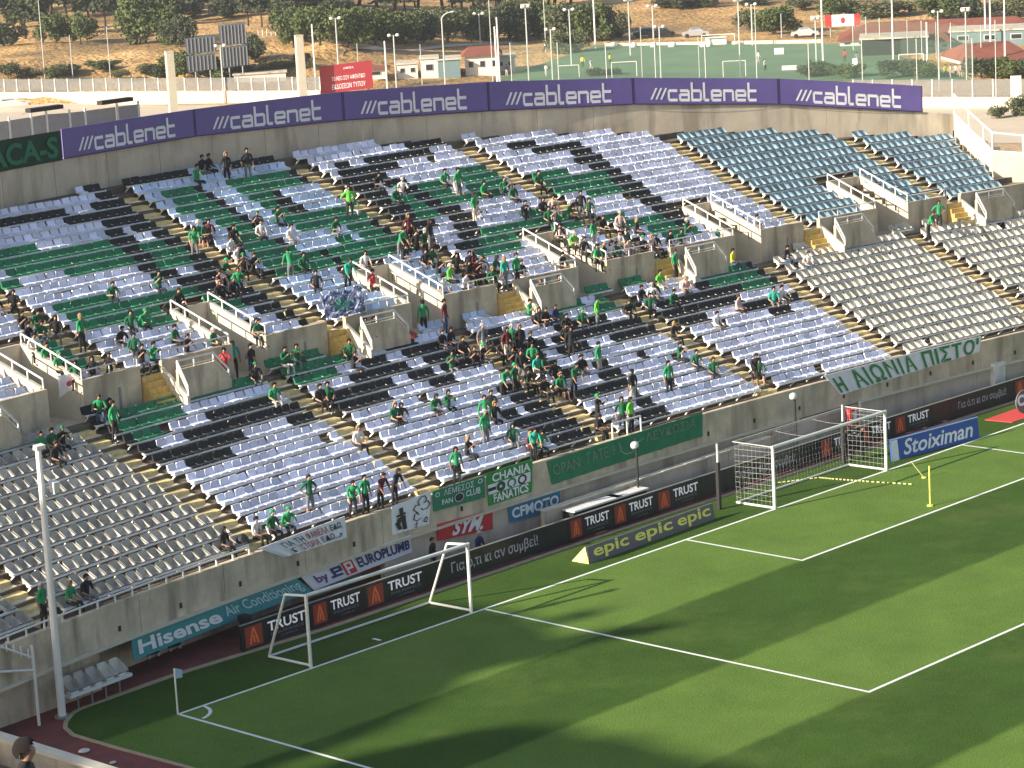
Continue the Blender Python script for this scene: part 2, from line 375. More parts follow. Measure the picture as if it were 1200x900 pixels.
# drain outlets
b=MB()
for i in range(22):
    x=-2+i*2.9;y=bowl(x,FO-.06);b.box(x-.05,y-.03,1.84,x+.05,y+.02,2.02)
b.build('drain_outlet',M['black'],W)
# ================================================================== TERRACES
def slot_at(x,off):
    j=(off-GU)/DU
    return any(a+(0 if 1 else 0)<x<b_ for a,b_ in SLOTS)
def grid_x(x0,x1,st,extra=()):
    g=[x0+(x1-x0)*i/int((x1-x0)/st) for i in range(int((x1-x0)/st)+1)]
    return sorted(set([round(v,3) for v in g]+[e for e in extra if x0<e<x1]))
b=MB()
gx=grid_x(-14,67,1.5)
zf=lambda j:Z0+j*HL-.26
for j in range(13):
    o0=j*DL-.30 if j else .1;o1=(j+1)*DL-.30 if j<12 else OFFW+.2
    if j==0:o0=FO+.12
    for a,c in zip(gx,gx[1:]):
        b.quad((a,bowl(a,o0),zf(j)),(c,bowl(c,o0),zf(j)),(c,bowl(c,o1),zf(j)),(a,bowl(a,o1),zf(j)))
        if j<12:b.quad((a,bowl(a,o1),zf(j)),(c,bowl(c,o1),zf(j)),(c,bowl(c,o1),zf(j+1)),(a,bowl(a,o1),zf(j+1)))
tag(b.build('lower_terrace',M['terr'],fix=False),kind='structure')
ZB=zf(12)
b=MB();ex=[v for s in SLOTS for v in s];gx=grid_x(-8,70,1.5,ex)
zu=lambda j:ZU+j*HU-.26
SLOT_OFF=12.75
for j in range(20):
    o0=GU+j*DU-.30 if j else OFFW+.1;o1=GU+(j+1)*DU-.30
    for a,c in zip(gx,gx[1:]):
        m_=(a+c)/2;sl=slot_at(m_,0)
        oo0=o0
        if sl and o1<=SLOT_OFF:continue
        if sl and o0<SLOT_OFF:oo0=SLOT_OFF
        if bowl(m_,o0)>wall_y(m_)+.3:continue
        b.quad((a,bowl(a,oo0),zu(j)),(c,bowl(c,oo0),zu(j)),(c,bowl(c,o1),zu(j)),(a,bowl(a,o1),zu(j)))
        b.quad((a,bowl(a,o1),zu(j)),(c,bowl(c,o1),zu(j)),(c,bowl(c,o1),zu(j+1)),(a,bowl(a,o1),zu(j+1)))
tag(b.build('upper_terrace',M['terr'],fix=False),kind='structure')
# ================================================================== UPPER TIER FRONT WALL, SLOTS, STAIRS
ZP=7.68
GAPS=[(.7,1.9),(11.35,12.45),(21.3,22.35),(31.15,32.3),(41.05,42.1),(51.0,52.1),(60.9,61.9)]
SECN=['far left','first','second','third','fourth','fifth','sixth','far right']
edges=[-8]+sorted([v for s in SLOTS for v in s]+[v for g in GAPS for v in g])+[69]
pieces=[(edges[i],edges[i+1]) for i in range(0,len(edges),2)]
def rail(b,pts,h,r=.03,posts=True,step=None):
    top=[Vector(p)+Vector((0,0,h)) for p in pts];b.path(top,r,5)
    if posts:
        for p,t in zip(pts,top):b.bar(p,t,r*.95,5)
for k,(x0,x1) in enumerate(pieces):
    where='at the far left edge' if k==0 else 'at the far right edge' if k==len(pieces)-1 else ('left of the %s tunnel from the left'%['first','second','third','fourth','fifth','sixth'][(k-1)//2] if k%2==1 else 'right of the %s tunnel from the left'%['first','second','third','fourth','fifth','sixth'][(k-2)//2])
    w_=empty('tier_wall','grey concrete front wall of the upper tier '+where,'wall',(x0,bowl(x0,OFFW),ZB),group='front walls of the upper tier')
    b=MB();wall_strip(b,x0,x1,OFFW,OFFW+.18,ZB-.02,ZP);b.v=[tuple(local(v,w_)) for v in b.v];b.build('panel',M['conc'],w_)
    n=max(1,int((x1-x0)/1.1));pts=[(x0+.06+(x1-x0-.12)*i/n,) for i in range(n+1)]
    P=[Vector((q[0],bowl(q[0],OFFW+.09),ZP)) for q in pts]
    if k in(2,3,5,6,7,8,9,10,11,12):
        b=MB();rail(b,[local(p,w_) for p in P],.33);b.build('handrail',M['white'],w_)
    # small service box and pipe on the face
    b=MB();xm=x0+(x1-x0)*.62;ym=bowl(xm,OFFW)
    b.box(xm-.04,ym-.05,ZB+.1,xm+.04,ym-.002,ZB+.95);b.v=[tuple(local(v,w_)) for v in b.v];b.build('downpipe',M['grey'],w_)
ordn=['first','second','third','fourth','fifth','sixth']
for k,(xa,xb) in enumerate(SLOTS):
    t=empty('tunnel_mouth','%s stairway tunnel from the left, opening between two cream walls in the upper tier'%ordn[k],'tunnel',((xa+xb)/2,bowl((xa+xb)/2,OFFW),ZB),group='tunnels opening in the upper tier')
    rad=lambda x,off:Vector((x+(x-XC)/R0*(off-OFFW),bowl(x+(x-XC)/R0*(off-OFFW),off),0))
    zt=lambda off:ZP+max(0,(off-OFFW))*(HU/DU)*.93
    for side,x in (('l',xa),('r',xb)):
        th=-.16 if side=='l' else .16
        b=MB()
        n=4;offs=[OFFW+.18 if 1 else 0]+[OFFW+(SLOT_OFF-OFFW)*i/n for i in range(1,n+1)]
        offs[0]=OFFW+.185
        for o0,o1 in zip(offs,offs[1:]):
            A,B=rad(x,o0),rad(x,o1);D=Vector((th,0,0))
            b.hexa([A+Vector((0,0,ZB)),B+Vector((0,0,ZB)),B+D+Vector((0,0,ZB)),A+D+Vector((0,0,ZB)),A+Vector((0,0,zt(o0))),B+Vector((0,0,zt(o1))),B+D+Vector((0,0,zt(o1))),A+D+Vector((0,0,zt(o0)))])
        b.v=[tuple(local(v,t)) for v in b.v];b.build('side_wall',M['render'],t)
        b=MB();pts=[rad(x,o)+Vector((th/2,0,zt(o))) for o in [OFFW+.1+(SLOT_OFF-OFFW-.1)*i/4 for i in range(5)]]
        rail(b,[local(p,t) for p in pts],.34,.036);b.build('handrail',M['white'],t)
        # ledge half way down the wall inside
    b=MB();A,B=rad(xa,SLOT_OFF),rad(xb,SLOT_OFF);dv=Vector((0,.15,0))
    z1=zt(SLOT_OFF)-.05;z0_=ZB+1.15
    b.hexa([A+Vector((0,0,z0_)),B+Vector((0,0,z0_)),B+dv+Vector((0,0,z0_)),A+dv+Vector((0,0,z0_)),A+Vector((0,0,z1)),B+Vector((0,0,z1)),B+dv+Vector((0,0,z1)),A+dv+Vector((0,0,z1))])
    b.v=[tuple(local(v,t)) for v in b.v];b.build('lintel',M['conc2'],t)
    b=MB();A,B=rad(xa,OFFW-.05),rad(xb,OFFW-.05);C,D=rad(xb,17),rad(xa,17);z=Vector((0,0,ZB+.003));z2=Vector((0,0,ZB+1.6))
    b.quad(A+z,B+z,C+z,D+z);b.quad(D+z,C+z,C+z2,D+z2);
    E1,E2=rad(xa,SLOT_OFF),rad(xb,SLOT_OFF);b.quad(E1+z,E1+z2,D+z2,D+z);b.quad(E2+z,E2+z2,C+z2,C+z)
    b.v=[tuple(local(v,t)) for v in b.v];b.build('passage',M['conc2'],t,fix=False)
# short stairs from the walkway up into each upper aisle, with side panel and bent rail
STW=[('at the far left edge'),('left of the first pair of rails'),'left of the red umbrella of mosaic seats','','','','']
for k,(xa,xb) in enumerate(GAPS):
    nm=['far left','second','third','fourth','fifth','sixth','far right'][k]
    t=empty('tier_stairs','%s short flight of yellow steps leading up from the walkway into the upper tier'%nm,'stairs',((xa+xb)/2,bowl((xa+xb)/2,OFFW),ZB),group='short stairs between the tiers')
    ns=5;rise=(zu(0)-ZB)/ns;o1=OFFW+.15;dp=.19
    for s in range(ns):
        b=MB();oa=o1-dp*(ns-s);a,c=xa+.05,xb-.05
        b.hexa([(a,bowl(a,oa),ZB),(c,bowl(c,oa),ZB),(c,bowl(c,oa+dp),ZB),(a,bowl(a,oa+dp),ZB),(a,bowl(a,oa),ZB+rise*(s+1)),(c,bowl(c,oa),ZB+rise*(s+1)),(c,bowl(c,oa+dp),ZB+rise*(s+1)),(a,bowl(a,oa+dp),ZB+rise*(s+1))])
        b.v=[tuple(local(v,t)) for v in b.v];b.build('step',M['stepy'],t)
    # panel parallel to the rows in front of the wall, with slanting ends
    xs=[xb,xb+.16,xb+1.9,xb+2.6]
    b=MB();oa=OFFW-.95;za,zb=ZB+.35,ZP-.28
    pr2=[(xb,za),(xb+.02,ZB),(xb+2.7,ZB),(xb+2.7,ZB+.35),(xb+1.9,zb),(xb+.02,zb)]
    A=[Vector((x,bowl(x,oa),z)) for x,z in [(xb,ZB),(xb+2.7,ZB),(xb+2.7,ZB+.45),(xb+1.9,zb),(xb,zb)]]
    Bk=[a+Vector((0,.14,0)) for a in A]
    b.poly(A);b.poly(Bk[::-1])
    for i in range(5):
        j=(i+1)%5;b.quad(A[i],Bk[i],Bk[j],A[j])
    b.v=[tuple(local(v,t)) for v in b.v];b.build('side_panel',M['conc'],t)
    b=MB();A=Vector((xb-.06,bowl(xb,oa-.5),ZB));Bq=Vector((xb-.06,bowl(xb,oa),ZB));Cq=Vector((xb-.06,bowl(xb,OFFW),ZB))
    b.hexa([A,A+Vector((.14,0,0)),Cq+Vector((.14,0,0)),Cq,A+Vector((0,0,.35)),A+Vector((.14,0,.35)),Cq+Vector((.14,0,1.3)),Cq+Vector((0,0,1.3))])
    b.v=[tuple(local(v,t)) for v in b.v];b.build('stringer',M['render'],t)
    b=MB();pts=[A+Vector((.07,0,.35)),Bq+Vector((.07,0,.35+.95*.33)),Vector((xb+.03,bowl(xb,oa+.07),zb)),Vector((xb+.9,bowl(xb+.9,oa+.07),zb)),Vector((xb+1.9,bowl(xb+1.9,oa+.07),zb)),Vector((xb+2.65,bowl(xb+2.65,oa+.07),ZB+.5))]
    rail(b,[local(p,t) for p in [pts[0]]+pts[2:]],.34,.04)
    low=[local(p,t)+Vector((0,0,.1)) for p in [pts[0]]+pts[2:]];b.path(low,.025,5)
    b.build('handrail',M['white'],t)
# aisle steps
AIS={'Z':'at the far left of the lower tier','A':'between the grey seats and the mosaic seats in the lower tier','B':'above the white clover banner','C':'above the left end of the long green banner','D':'left of the lower block behind the goal','F':'left of the pale grey lower seats','E':'through the pale grey lower seats','E2':'at the far right of the lower tier','U0':'at the far left of the upper tier','U1':'at the left edge of the upper tier','U2':'between the first and second tunnels','U3':'between the second and third tunnels of full view','U4':'between the fourth and fifth tunnels','U5':'at the left edge of the blue seats','U6':'through the blue seats near the right end'}
for a,txt in AIS.items():
    up=a[0]=='U';t=empty('aisle_stairs','yellow edged aisle steps '+txt,'stairs',group='aisle steps through the seats')
    o0=GU if up else 0;dd=DU if up else DL;hh=HU if up else HL
    t.location=(aisle_x(a,o0,a[0] if up else 'L'),bowl(aisle_x(a,o0,'U' if up else 'L'),o0),(zu(0) if up else zf(0)))
    for j in range(19 if up else 12):
        off=o0+j*dd;x=aisle_x(a,off,'U' if up else 'L')
        if bowl(x,off)>wall_y(x)-1.2:break
        z=(zu(j) if up else zf(j))
        for (oa,ob,zz,m_) in ((max(off+.02,-1),off+dd-.30,z+hh*.52,'step'),((FO+.2 if not up and j==0 else off-.30),(.02 if not up and j==0 else off+.02),z+.03,'stepc')):
            b=MB();xa,xb=x-AW+.04,x+AW-.04
            b.hexa([(xa,bowl(xa,oa),z-.01),(xb,bowl(xb,oa),z-.01),(xb,bowl(xb,ob),z-.01),(xa,bowl(xa,ob),z-.01),(xa,bowl(xa,oa),zz),(xb,bowl(xb,oa),zz),(xb,bowl(xb,ob),zz),(xa,bowl(xa,ob),zz)])
            b.v=[tuple(local(v,t)) for v in b.v];b.build('step',M['step'] if m_=='step' else M['stepc'],t)
# ================================================================== BACK WALL, BANNERS, END WALL
def poly_interp(t,x):
    if x<=t[0][0]:return t[0][1]
    for (a,b_),(c,d) in zip(t,t[1:]):
        if x<=c:return b_+(d-b_)*(x-a)/(c-a)
    return t[-1][1]
ZBOT=[(-20,14.1),(15.6,13.9),(19,13.92),(27,13.97),(35.7,13.74),(43.9,13.33),(51.9,12.87),(59.6,12.14),(67,11.04),(68.6,10.78)]
ZTOPB=[(-20,15.2),(15.8,15.2),(27.1,15.18),(35.7,15.08),(44,14.74),(51.9,14.2),(59.7,13.45),(67.1,12.4)]
BW=empty('back_wall','tall curved concrete wall behind the top row, under the purple banners','wall')
xj=[-6+i*3.1 for i in range(25)];xj=[x for x in xj if x<68.6]+[68.6]
for a,c in zip(xj,xj[1:]):
    b=MB();n=3
    for i in range(n):
        u=a+.012+(c-a-.024)*i/n;v=a+.012+(c-a-.024)*(i+1)/n
        zl=6.
        b.hexa([(u,wall_y(u),zl),(v,wall_y(v),zl),(v,wall_y(v)+.3,zl),(u,wall_y(u)+.3,zl),(u,wall_y(u),poly_interp(ZBOT,u)),(v,wall_y(v),poly_interp(ZBOT,v)),(v,wall_y(v)+.3,poly_interp(ZBOT,v)),(u,wall_y(u)+.3,poly_interp(ZBOT,u))])
    b.build('panel',M['conc2'] if 1 else 0,BW)
M['purple']=mat('purple_vinyl',(.145,.105,.33),.5,.12,.6)
M['purple_edge']=mat('purple_edge',(.03,.018,.08),.6)
M['ltpurple']=mat('lettering_pale',(.85,.83,.88),.6,.08,1)
M['banner_green']=mat('dark_green_cloth',(.006,.045,.022),.8,.2,1)
M['bg_letter']=mat('green_lettering',(.02,.17,.085),.8)
def squareword():
    # squared-off lower case letters, cell units 0..1 wide, x-height .56
    G={'c':[[(.9,.56),(.12,.56),(.0,.5),(0,.06),(.12,0),(.9,0)]],'a':[[(.1,.56),(.88,.56),(1,.5),(1,0),(.12,0),(0,.05),(0,.27),(.12,.32),(1,.32)]],
    'b':[[(0,1),(0,0),(.88,0),(1,.06),(1,.5),(.88,.56),(0,.56)]],'l':[[(0,1),(0,.06),(.12,0),(.45,0)]],'e':[[(0,.28),(1,.28),(1,.5),(.88,.56),(.12,.56),(0,.5),(0,.06),(.12,0),(.95,0)]],
    'n':[[(0,0),(0,.56),(.88,.56),(1,.5),(1,0)]],'t':[[(0,1.0),(0,.06),(.12,0),(.8,0)],[(0,.56),(.8,.56)]]}
    wd={'c':.9,'a':1,'b':1,'l':.5,'e':1,'n':1,'t':.8};x=0;out=[]
    for ch in 'cablenet':
        out+=[[(x+a*1.0,b_) for a,b_ in sg] for sg in G[ch]];x+=wd[ch]+.38
    W_=x-.38
    return [[(a/W_,b_) for a,b_ in sg] for sg in out]
CABLE=squareword()
BXS=[19.31,27.1,35.73,43.97,51.94,59.67,67.04]
bord=['leftmost','second from the left','third from the left','third from the right','second from the right','rightmost']
def wall_pt(x,off=0.):return Vector((x,wall_y(x)-off,0))
for k in range(6):
    x0,x1=BXS[k]+.02,BXS[k+1]-.02
    t=empty('banner_board','%s of the purple banners with white lettering on the back wall'%bord[k],'banner',tuple(wall_pt((x0+x1)/2)+Vector((0,0,13))),group='purple banners along the back wall')
    def fnb(u,v,o=.10):
        x=x0+(x1-x0)*u;zb=poly_interp(ZBOT,x)-.02;zt=poly_interp(ZTOPB,x);return local(wall_pt(x,o)+Vector((0,0,zb+(zt-zb)*v)),t)
    b=MB();n=8
    for i in range(n):
        u,v=i/n,(i+1)/n
        b.hexa([fnb(u,0),fnb(v,0),fnb(v,0,.04),fnb(u,0,.04),fnb(u,1),fnb(v,1),fnb(v,1,.04),fnb(u,1,.04)])
    b.build('panel',M['purple'],t)
    f2=lambda u,v:fnb(.245+.60*u,.17+.63*v,.112)
    strokes(CABLE,f2,(.0125,.085),'lettering',M['ltpurple'],t)
    b=MB()
    for i in range(3):
        u=.115+i*.034;b.poly([fnb(u,.19,.112),fnb(u+.014,.19,.112),fnb(u+.052,.62,.112),fnb(u+.038,.62,.112)])
    b.build('slash_marks',M['ltpurple'],t,fix=False)
    b=MB()
    for u0_,u1_ in ((0,.006),(.994,1)):
        b.quad(fnb(u0_,0,.106),fnb(u1_,0,.106),fnb(u1_,1,.106),fnb(u0_,1,.106))
    b.quad(fnb(0,0,.106),fnb(1,0,.106),fnb(1,.035,.106),fnb(0,.035,.106));b.build('seam',M['purple_edge'],t,fix=False)
# dark green supporters' banner left of them
t=empty('supporters_banner','dark green fan banner with green capitals left of the purple banners','banner',tuple(wall_pt(16)+Vector((0,0,13))))
def fng(u,v,o=.10):
    x=8+(19.25-8)*u;zb=poly_interp(ZBOT,x)-.05;zt=poly_interp(ZTOPB,x)-.05;return local(wall_pt(x,o)+Vector((0,0,zb+(zt-zb)*v)),t)
b=MB();b.sheet(lambda u,v:fng(u,v,.09+.03*math.sin(u*40)),[i/60 for i in range(61)],[0,.5,1]);b.build('cloth',M['banner_green'],t,fix=False,smooth=True)
text_mesh('LARNACA-S',lambda u,v:fng(.30+.68*u,.12+.72*v,.135),'lettering',M['bg_letter'],t,bold=.03)
# posts and grey shade panels standing above the wall's left part are part of a fence outside: built below
# end wall at the right with stepped railing
E_=empty('end_wall','cream wall closing the right end of the upper tier with a white railing on top','wall',(68.6,17.5,6))
P=[(68.6,17.56,10.75),(67.3,14.9,9.85),(65.8,12.0,8.95),(64.9,10.2,8.6),(66.5,6.5,8.3),(68,2,8.0)]
P=[]
for (px,py),(x,y) in (((1118,134),(68.62,17.5)),((1140,152),(67.9,16.1)),((1160,167),(67.15,14.7)),((1172,178),(66.75,13.9)),((1189,181),(67.6,12.6)),((1215,186),(68.6,11.2))):
    P.append(Vector((x,y,zo(px,py,(x,y)))))
b=MB()
for a,c in zip(P,P[1:]):
    D=Vector((.22,.1,0));b.hexa([Vector((a.x,a.y,5)),Vector((c.x,c.y,5)),Vector((c.x,c.y,5))+D,Vector((a.x,a.y,5))+D,a,c,c+D,a+D])
b.v=[tuple(local(v,E_)) for v in b.v];b.build('panel',M['render'],E_)
b=MB();pts=[local(p+Vector((.1,.05,0)),E_) for p in P]
for p,h in zip(pts,(1.05,.95,.92,1.0,.95,.95)):b.bar(p,p+Vector((0,0,h)),.05,6)
b.path([p+Vector((0,0,h)) for p,h in zip(pts,(1.05,.95,.92,1.0,.95,.95))],.05,6);b.path([p+Vector((0,0,.04)) for p in pts],.05,6);b.build('railing',M['white'],E_)
M['mesh']=mat('wire_mesh',(.30,.29,.26),.7,alpha=.35)
b=MB()
for p,c in zip(pts,pts[1:]):b.quad(p+Vector((0,0,.05)),c+Vector((0,0,.05)),c+Vector((0,0,.92)),p+Vector((0,0,.92)))
b.build('mesh_infill',M['mesh'],E_,fix=False)
# ================================================================== SEATS
def seat_mesh(kind,m_,wide=.200):
    b=MB()
    if kind=='bare':
        w=.195;xs=[-w,-.15,0,.15,w];fr=[-.07,-.015,0,-.015,-.07]
        prof=[(.0,.07),(.05,.045),(.30,.03),(.36,.09),(.42,.32)]          # (y,z) centre line pan -> back
        for a in range(4):
            for k in range(len(prof)-1):
                (y0,z0),(y1,z1)=prof[k],prof[k+1]
                def q(i,kk):
                    y,z=prof[kk];back=max(0,min(1,(z-.05)/.3)) if kk>=3 else 0
                    tz=z-(.05 if (kk==4 and i in(0,4)) else 0)
                    return (xs[i],y+fr[i]*back,tz+(.03*abs(fr[i])/.1 if kk<3 else 0))
                b.quad(q(a,k),q(a+1,k),q(a+1,k+1),q(a,k+1),0)
                # underside
        for k in (0,4):                                                  # side flanges
            s=-1 if k==0 else 1
            b.hexa([(s*w,.02,.05),(s*(w+.015),.02,.05),(s*(w+.015),.34,.05),(s*w,.34,.05),(s*w,.06,.09),(s*(w+.015),.06,.09),(s*(w+.015),.36,.26),(s*w,.36,.26)],0)
        b.quad((-w,.37,.05),(w,.37,.05),(w*.9,.435,.30),(-w*.9,.435,.30))
    else:
        w=wide
        b.hexa([(-w,.02,.02),(w,.02,.02),(w,.34,.02),(-w,.34,.02),(-w*.97,.02,.075),(w*.97,.02,.075),(w*.97,.32,.085),(-w*.97,.32,.085)])
        b.hexa([(-w,.27,.05),(w,.27,.05),(w,.36,.05),(-w,.36,.05),(-w*.94,.375,.30),(w*.94,.375,.31),(w*.93,.44,.30),(-w*.93,.44,.29)])
        b.hexa([(w-.01,-.02,-.02),(w+.03,-.02,-.02),(w+.03,.30,-.02),(w-.01,.30,-.02),(w,-.02,.02),(w+.02,-.02,.02),(w+.02,.30,.11),(w,.30,.11)],1)
    b.hexa([(-.17,.10,-.06),(.17,.10,-.06),(.17,.2,-.06),(-.17,.2,-.06),(-.12,.08,.02),(.12,.08,.02),(.12,.3,.02),(-.12,.3,.02)],1)
    return b.mesh('seat',[m_,M['beam']])
SM={'W':seat_mesh('bare',M['W']),'B':seat_mesh('bare',M['B']),'L':seat_mesh('cover',M['L']),'M':seat_mesh('cover',M['M']),'K':seat_mesh('cover',M['K'],.212),'G':seat_mesh('cover',M['G'],.222),'D':seat_mesh('bare',M['Wd'])}
CN={'W':'pale grey','B':'blue','L':'white covered','M':'bluish covered','K':'black covered','G':'green covered','D':'darker grey'}
SEATCOL={"L0.0":"D27","L0.1":"D19","L0.2":"L16","L0.3":"L14K5","L0.4":"L3K4L12","L0.5":"L16","L0.6":"W19","L0.7":"W19","L1.0":"D27","L1.1":"D19","L1.2":"L17","L1.3":"L13K6","L1.4":"L3K1L1K2L12","L1.5":"L16","L1.6":"W19","L1.7":"W19","L2.0":"D27","L2.1":"D19","L2.2":"L17","L2.3":"L13K6","L2.4":"L6K1L12","L2.5":"L16","L2.6":"W19","L2.7":"W19","L3.0":"D27","L3.1":"D19","L3.2":"L17","L3.3":"L13K2L1K3","L3.4":"K7L11","L3.5":"L16","L3.6":"W19","L3.7":"W19","L4.0":"D27","L4.1":"D19","L4.2":"L17","L4.3":"L16K3","L4.4":"L5K3L10","L4.5":"L17","L4.6":"W19","L4.7":"W19","L5.0":"D26","L5.1":"D19","L5.2":"L17","L5.3":"L16K3","L5.4":"L1K3L2K2L4K1L5","L5.5":"L17","L5.6":"W19","L5.7":"W19","L6.0":"D26","L6.1":"D19","L6.2":"L2K5L11","L6.3":"L19","L6.4":"L1K2L15","L6.5":"L11K3L3","L6.6":"W19","L6.7":"W19","L7.0":"D26","L7.1":"D19","L7.2":"K10L5K3","L7.3":"K6L5K3L5","L7.4":"K3L2K4L3K6","L7.5":"K4L5K8","L7.6":"W19","L7.7":"W19","L8.0":"D26","L8.1":"D19","L8.2":"K2L3K13","L8.3":"K8L2K3L1K5","L8.4":"L2K3L1K12","L8.5":"K11L7","L8.6":"W19","L8.7":"W19","L9.0":"D26","L9.1":"D19","L9.2":"K1G4L4K8L1","L9.3":"L5K7L2K6","L9.4":"K4L4K7L3","L9.5":"L1K12G4K1","L9.6":"W19","L9.7":"W19","L10.0":"D25","L10.1":"D19","L10.2":"K1G7L10","L10.3":"G5L3K3L2K5L2","L10.4":"K3L4K3G1L4G3","L10.5":"L8K2G7K1","L10.6":"W19","L10.7":"W19","L11.0":"D25","L11.1":"D19","L11.2":"K1L2G16","L11.3":"G8L4K4L4","L11.4":"L11G4L2G1","L11.5":"L10G7K1","L11.6":"W19","L11.7":"W19","U0.0":"L18","U0.1":"L12","U0.2":"L14K1","U0.3":"M13","U0.4":"L12","U0.5":"L13","U0.6":"B12","U0.7":"B8","U1.0":"L18","U1.1":"L10G2","U1.2":"L13K2","U1.3":"M13","U1.4":"L12","U1.5":"L3G5L5","U1.6":"B13","U1.7":"B8","U2.0":"L18","U2.1":"L10G2","U2.2":"L13K3","U2.3":"M12","U2.4":"L13","U2.5":"L3G4K2L6","U2.6":"B12","U2.7":"B9","U3.0":"L17","U3.1":"L10G2","U3.2":"L6G7K3","U3.3":"M12","U3.4":"L2G6L5","U3.5":"L1G6K3L5","U3.6":"B13","U3.7":"B10","U4.0":"L17","U4.1":"L12","U4.2":"L1G11K4","U4.3":"M12","U4.4":"L1K3G9","U4.5":"G3L4K3L5","U4.6":"B13","U4.7":"B10","U5.0":"L17","U5.1":"L18","U5.2":"L1G15K3L2","U5.3":"G8K1G9","U5.4":"L3K2G13","U5.5":"L7K3L10","U5.6":"B19","U5.7":"B10","U6.0":"L17","U6.1":"L18","U6.2":"L1G6L8K5L1","U6.3":"M1G7K1G9","U6.4":"L4K3L6G4L1","U6.5":"L7K3L10","U6.6":"B19","U6.7":"B11","U7.0":"L17","U7.1":"L18","U7.2":"L14K3L2K3","U7.3":"M2G5M5G2M1G3K1","U7.4":"K3L2K3L10","U7.5":"L3G5K3L10","U7.6":"B19","U7.7":"B12","U8.0":"L17","U8.1":"L18","U8.2":"L14K2G4K2","U8.3":"M2G4K1M8G3K1","U8.4":"K2G3K3L10","U8.5":"G8K3L10","U8.6":"B19","U8.7":"B7","U9.0":"L16","U9.1":"L18","U9.2":"G2L5G8K2G4K1","U9.3":"M2G4M4G9","U9.4":"K3G2K2G8L3","U9.5":"G9K2L10","U9.6":"B19","U9.7":"B2","U10.0":"L16","U10.1":"L18","U10.2":"L2G13K2G3K2","U10.3":"M3G3K1M3G8M1","U10.4":"K2G3K2G3L2G5L1","U10.5":"G5L3K3L10","U10.6":"B18","U11.0":"L15","U11.1":"L19","U11.2":"L2G13K3L2K2","U11.3":"M3G3K1M3G2K2M5","U11.4":"K3L2K2G4L2G5","U11.5":"L8K4L10","U11.6":"B13","U12.0":"L2","U12.1":"L19","U12.2":"L3G5L8K2L1K3","U12.3":"M2G4K1M3G2K2M5","U12.4":"K3L1K3L7G4","U12.5":"L9K3L10","U12.6":"B7","U13.1":"L14","U13.2":"L17K5","U13.3":"M1G5K1M3G3K1M5","U13.4":"K6L12","U13.5":"L5K7L10","U14.1":"L6","U14.2":"L14K8","U14.3":"M2G4K1M3G8K1","U14.4":"L1K8L9","U14.5":"L3K4L11","U15.2":"L8K8L3K4","U15.3":"M2G4K1M3G8K1","U15.4":"L2K2L2K9L3","U15.5":"L11","U16.2":"L13K2","U16.3":"M19","U16.4":"L13K5","U16.5":"L2","U17.2":"L1K2","U17.3":"K8M5K6","U17.4":"L11"}
def unrle(s):
    import re
    return ''.join(c*int(n) for c,n in re.findall(r'([A-Z])(\d+)',s))
LSEC=['far left lower block','left grey lower block','lower block above the red-lettered banner','lower block above the fan club banner','lower block above the long green banner','lower block behind the goal','lower block above the ΠΙΣΤΟ banner','far right lower block','lower block beyond the last steps']
USEC=['far left upper block','upper block at the left edge','second upper block from the left','third upper block from the left','fourth upper block from the left','fifth upper block from the left','left blue upper block','right blue upper block']
USEC=['upper block beyond the left edge','upper block at the left edge','block under the leftmost purple banner','block under the third purple banner','upper block in the middle','upper block left of the blue seats','left blue upper block','right blue upper block']
def nth(n):return '%d%s'%(n,'th' if 10<=n%100<=20 else {1:'st',2:'nd',3:'rd'}.get(n%10,'th'))
def make_row(tier,j,xs,cols,label,off,z):
    xm=(xs[0]+xs[-1])/2;root=empty('seat_row',label,'seat row',(xm,bowl(xm,off),z),group='rows of seats in the stand')
    b=MB();n=max(1,len(xs)//4);x0,x1=xs[0]-.24,xs[-1]+.24
    for i in range(n):
        a=x0+(x1-x0)*i/n;c=x0+(x1-x0)*(i+1)/n;o0,o1=off-.02,off+.06
        b.hexa([(a,bowl(a,o0),z),(c,bowl(c,o0),z),(c,bowl(c,o1),z),(a,bowl(a,o1),z),(a,bowl(a,o0),z+.06),(c,bowl(c,o0),z+.06),(c,bowl(c,o1),z+.06),(a,bowl(a,o1),z+.075)])
    b.v=[tuple(local(v,root)) for v in b.v];b.build('support_beam',M['beam'],root)
    b=MB();nb=max(2,len(xs)//2)
    for i in range(nb):
        x=x0+.12+(x1-x0-.24)*i/(nb-1);y=bowl(x,off)
        b.hexa([(x-.02,y+.3,z-.24),(x+.02,y+.3,z-.24),(x+.02,y+.36,z-.24),(x-.02,y+.36,z-.24),(x-.02,y,z+.0),(x+.02,y,z+.0),(x+.02,y+.1,z+.0),(x-.02,y+.1,z+.0)])
    b.v=[tuple(local(v,root)) for v in b.v];b.build('brackets',M['beam'],root)['kind']='stuff'
    com=max(set(cols),key=cols.count)
    for x,c in zip(xs,cols):
        dy=(bowl(x+.1,off)-bowl(x-.1,off))/.2
        if c=='W' and rnd.random()<.04:c='D'
        if rnd.random()<.006:continue
        s=link('seat',SM[c],root,loc=local((x,bowl(x,off),z+.045),root));s.rotation_euler=(rnd.gauss(0,.035),rnd.gauss(0,.02),math.atan(dy)+rnd.gauss(0,.035))
        if c!=com:s['label']=CN[c]+' seat'
    return root
PLAN=seat_plan();used={};cnt={}
for (t_,j,s_,xs) in PLAN: cnt[(t_,j,s_)]=cnt.get((t_,j,s_),0)+1
seen={}
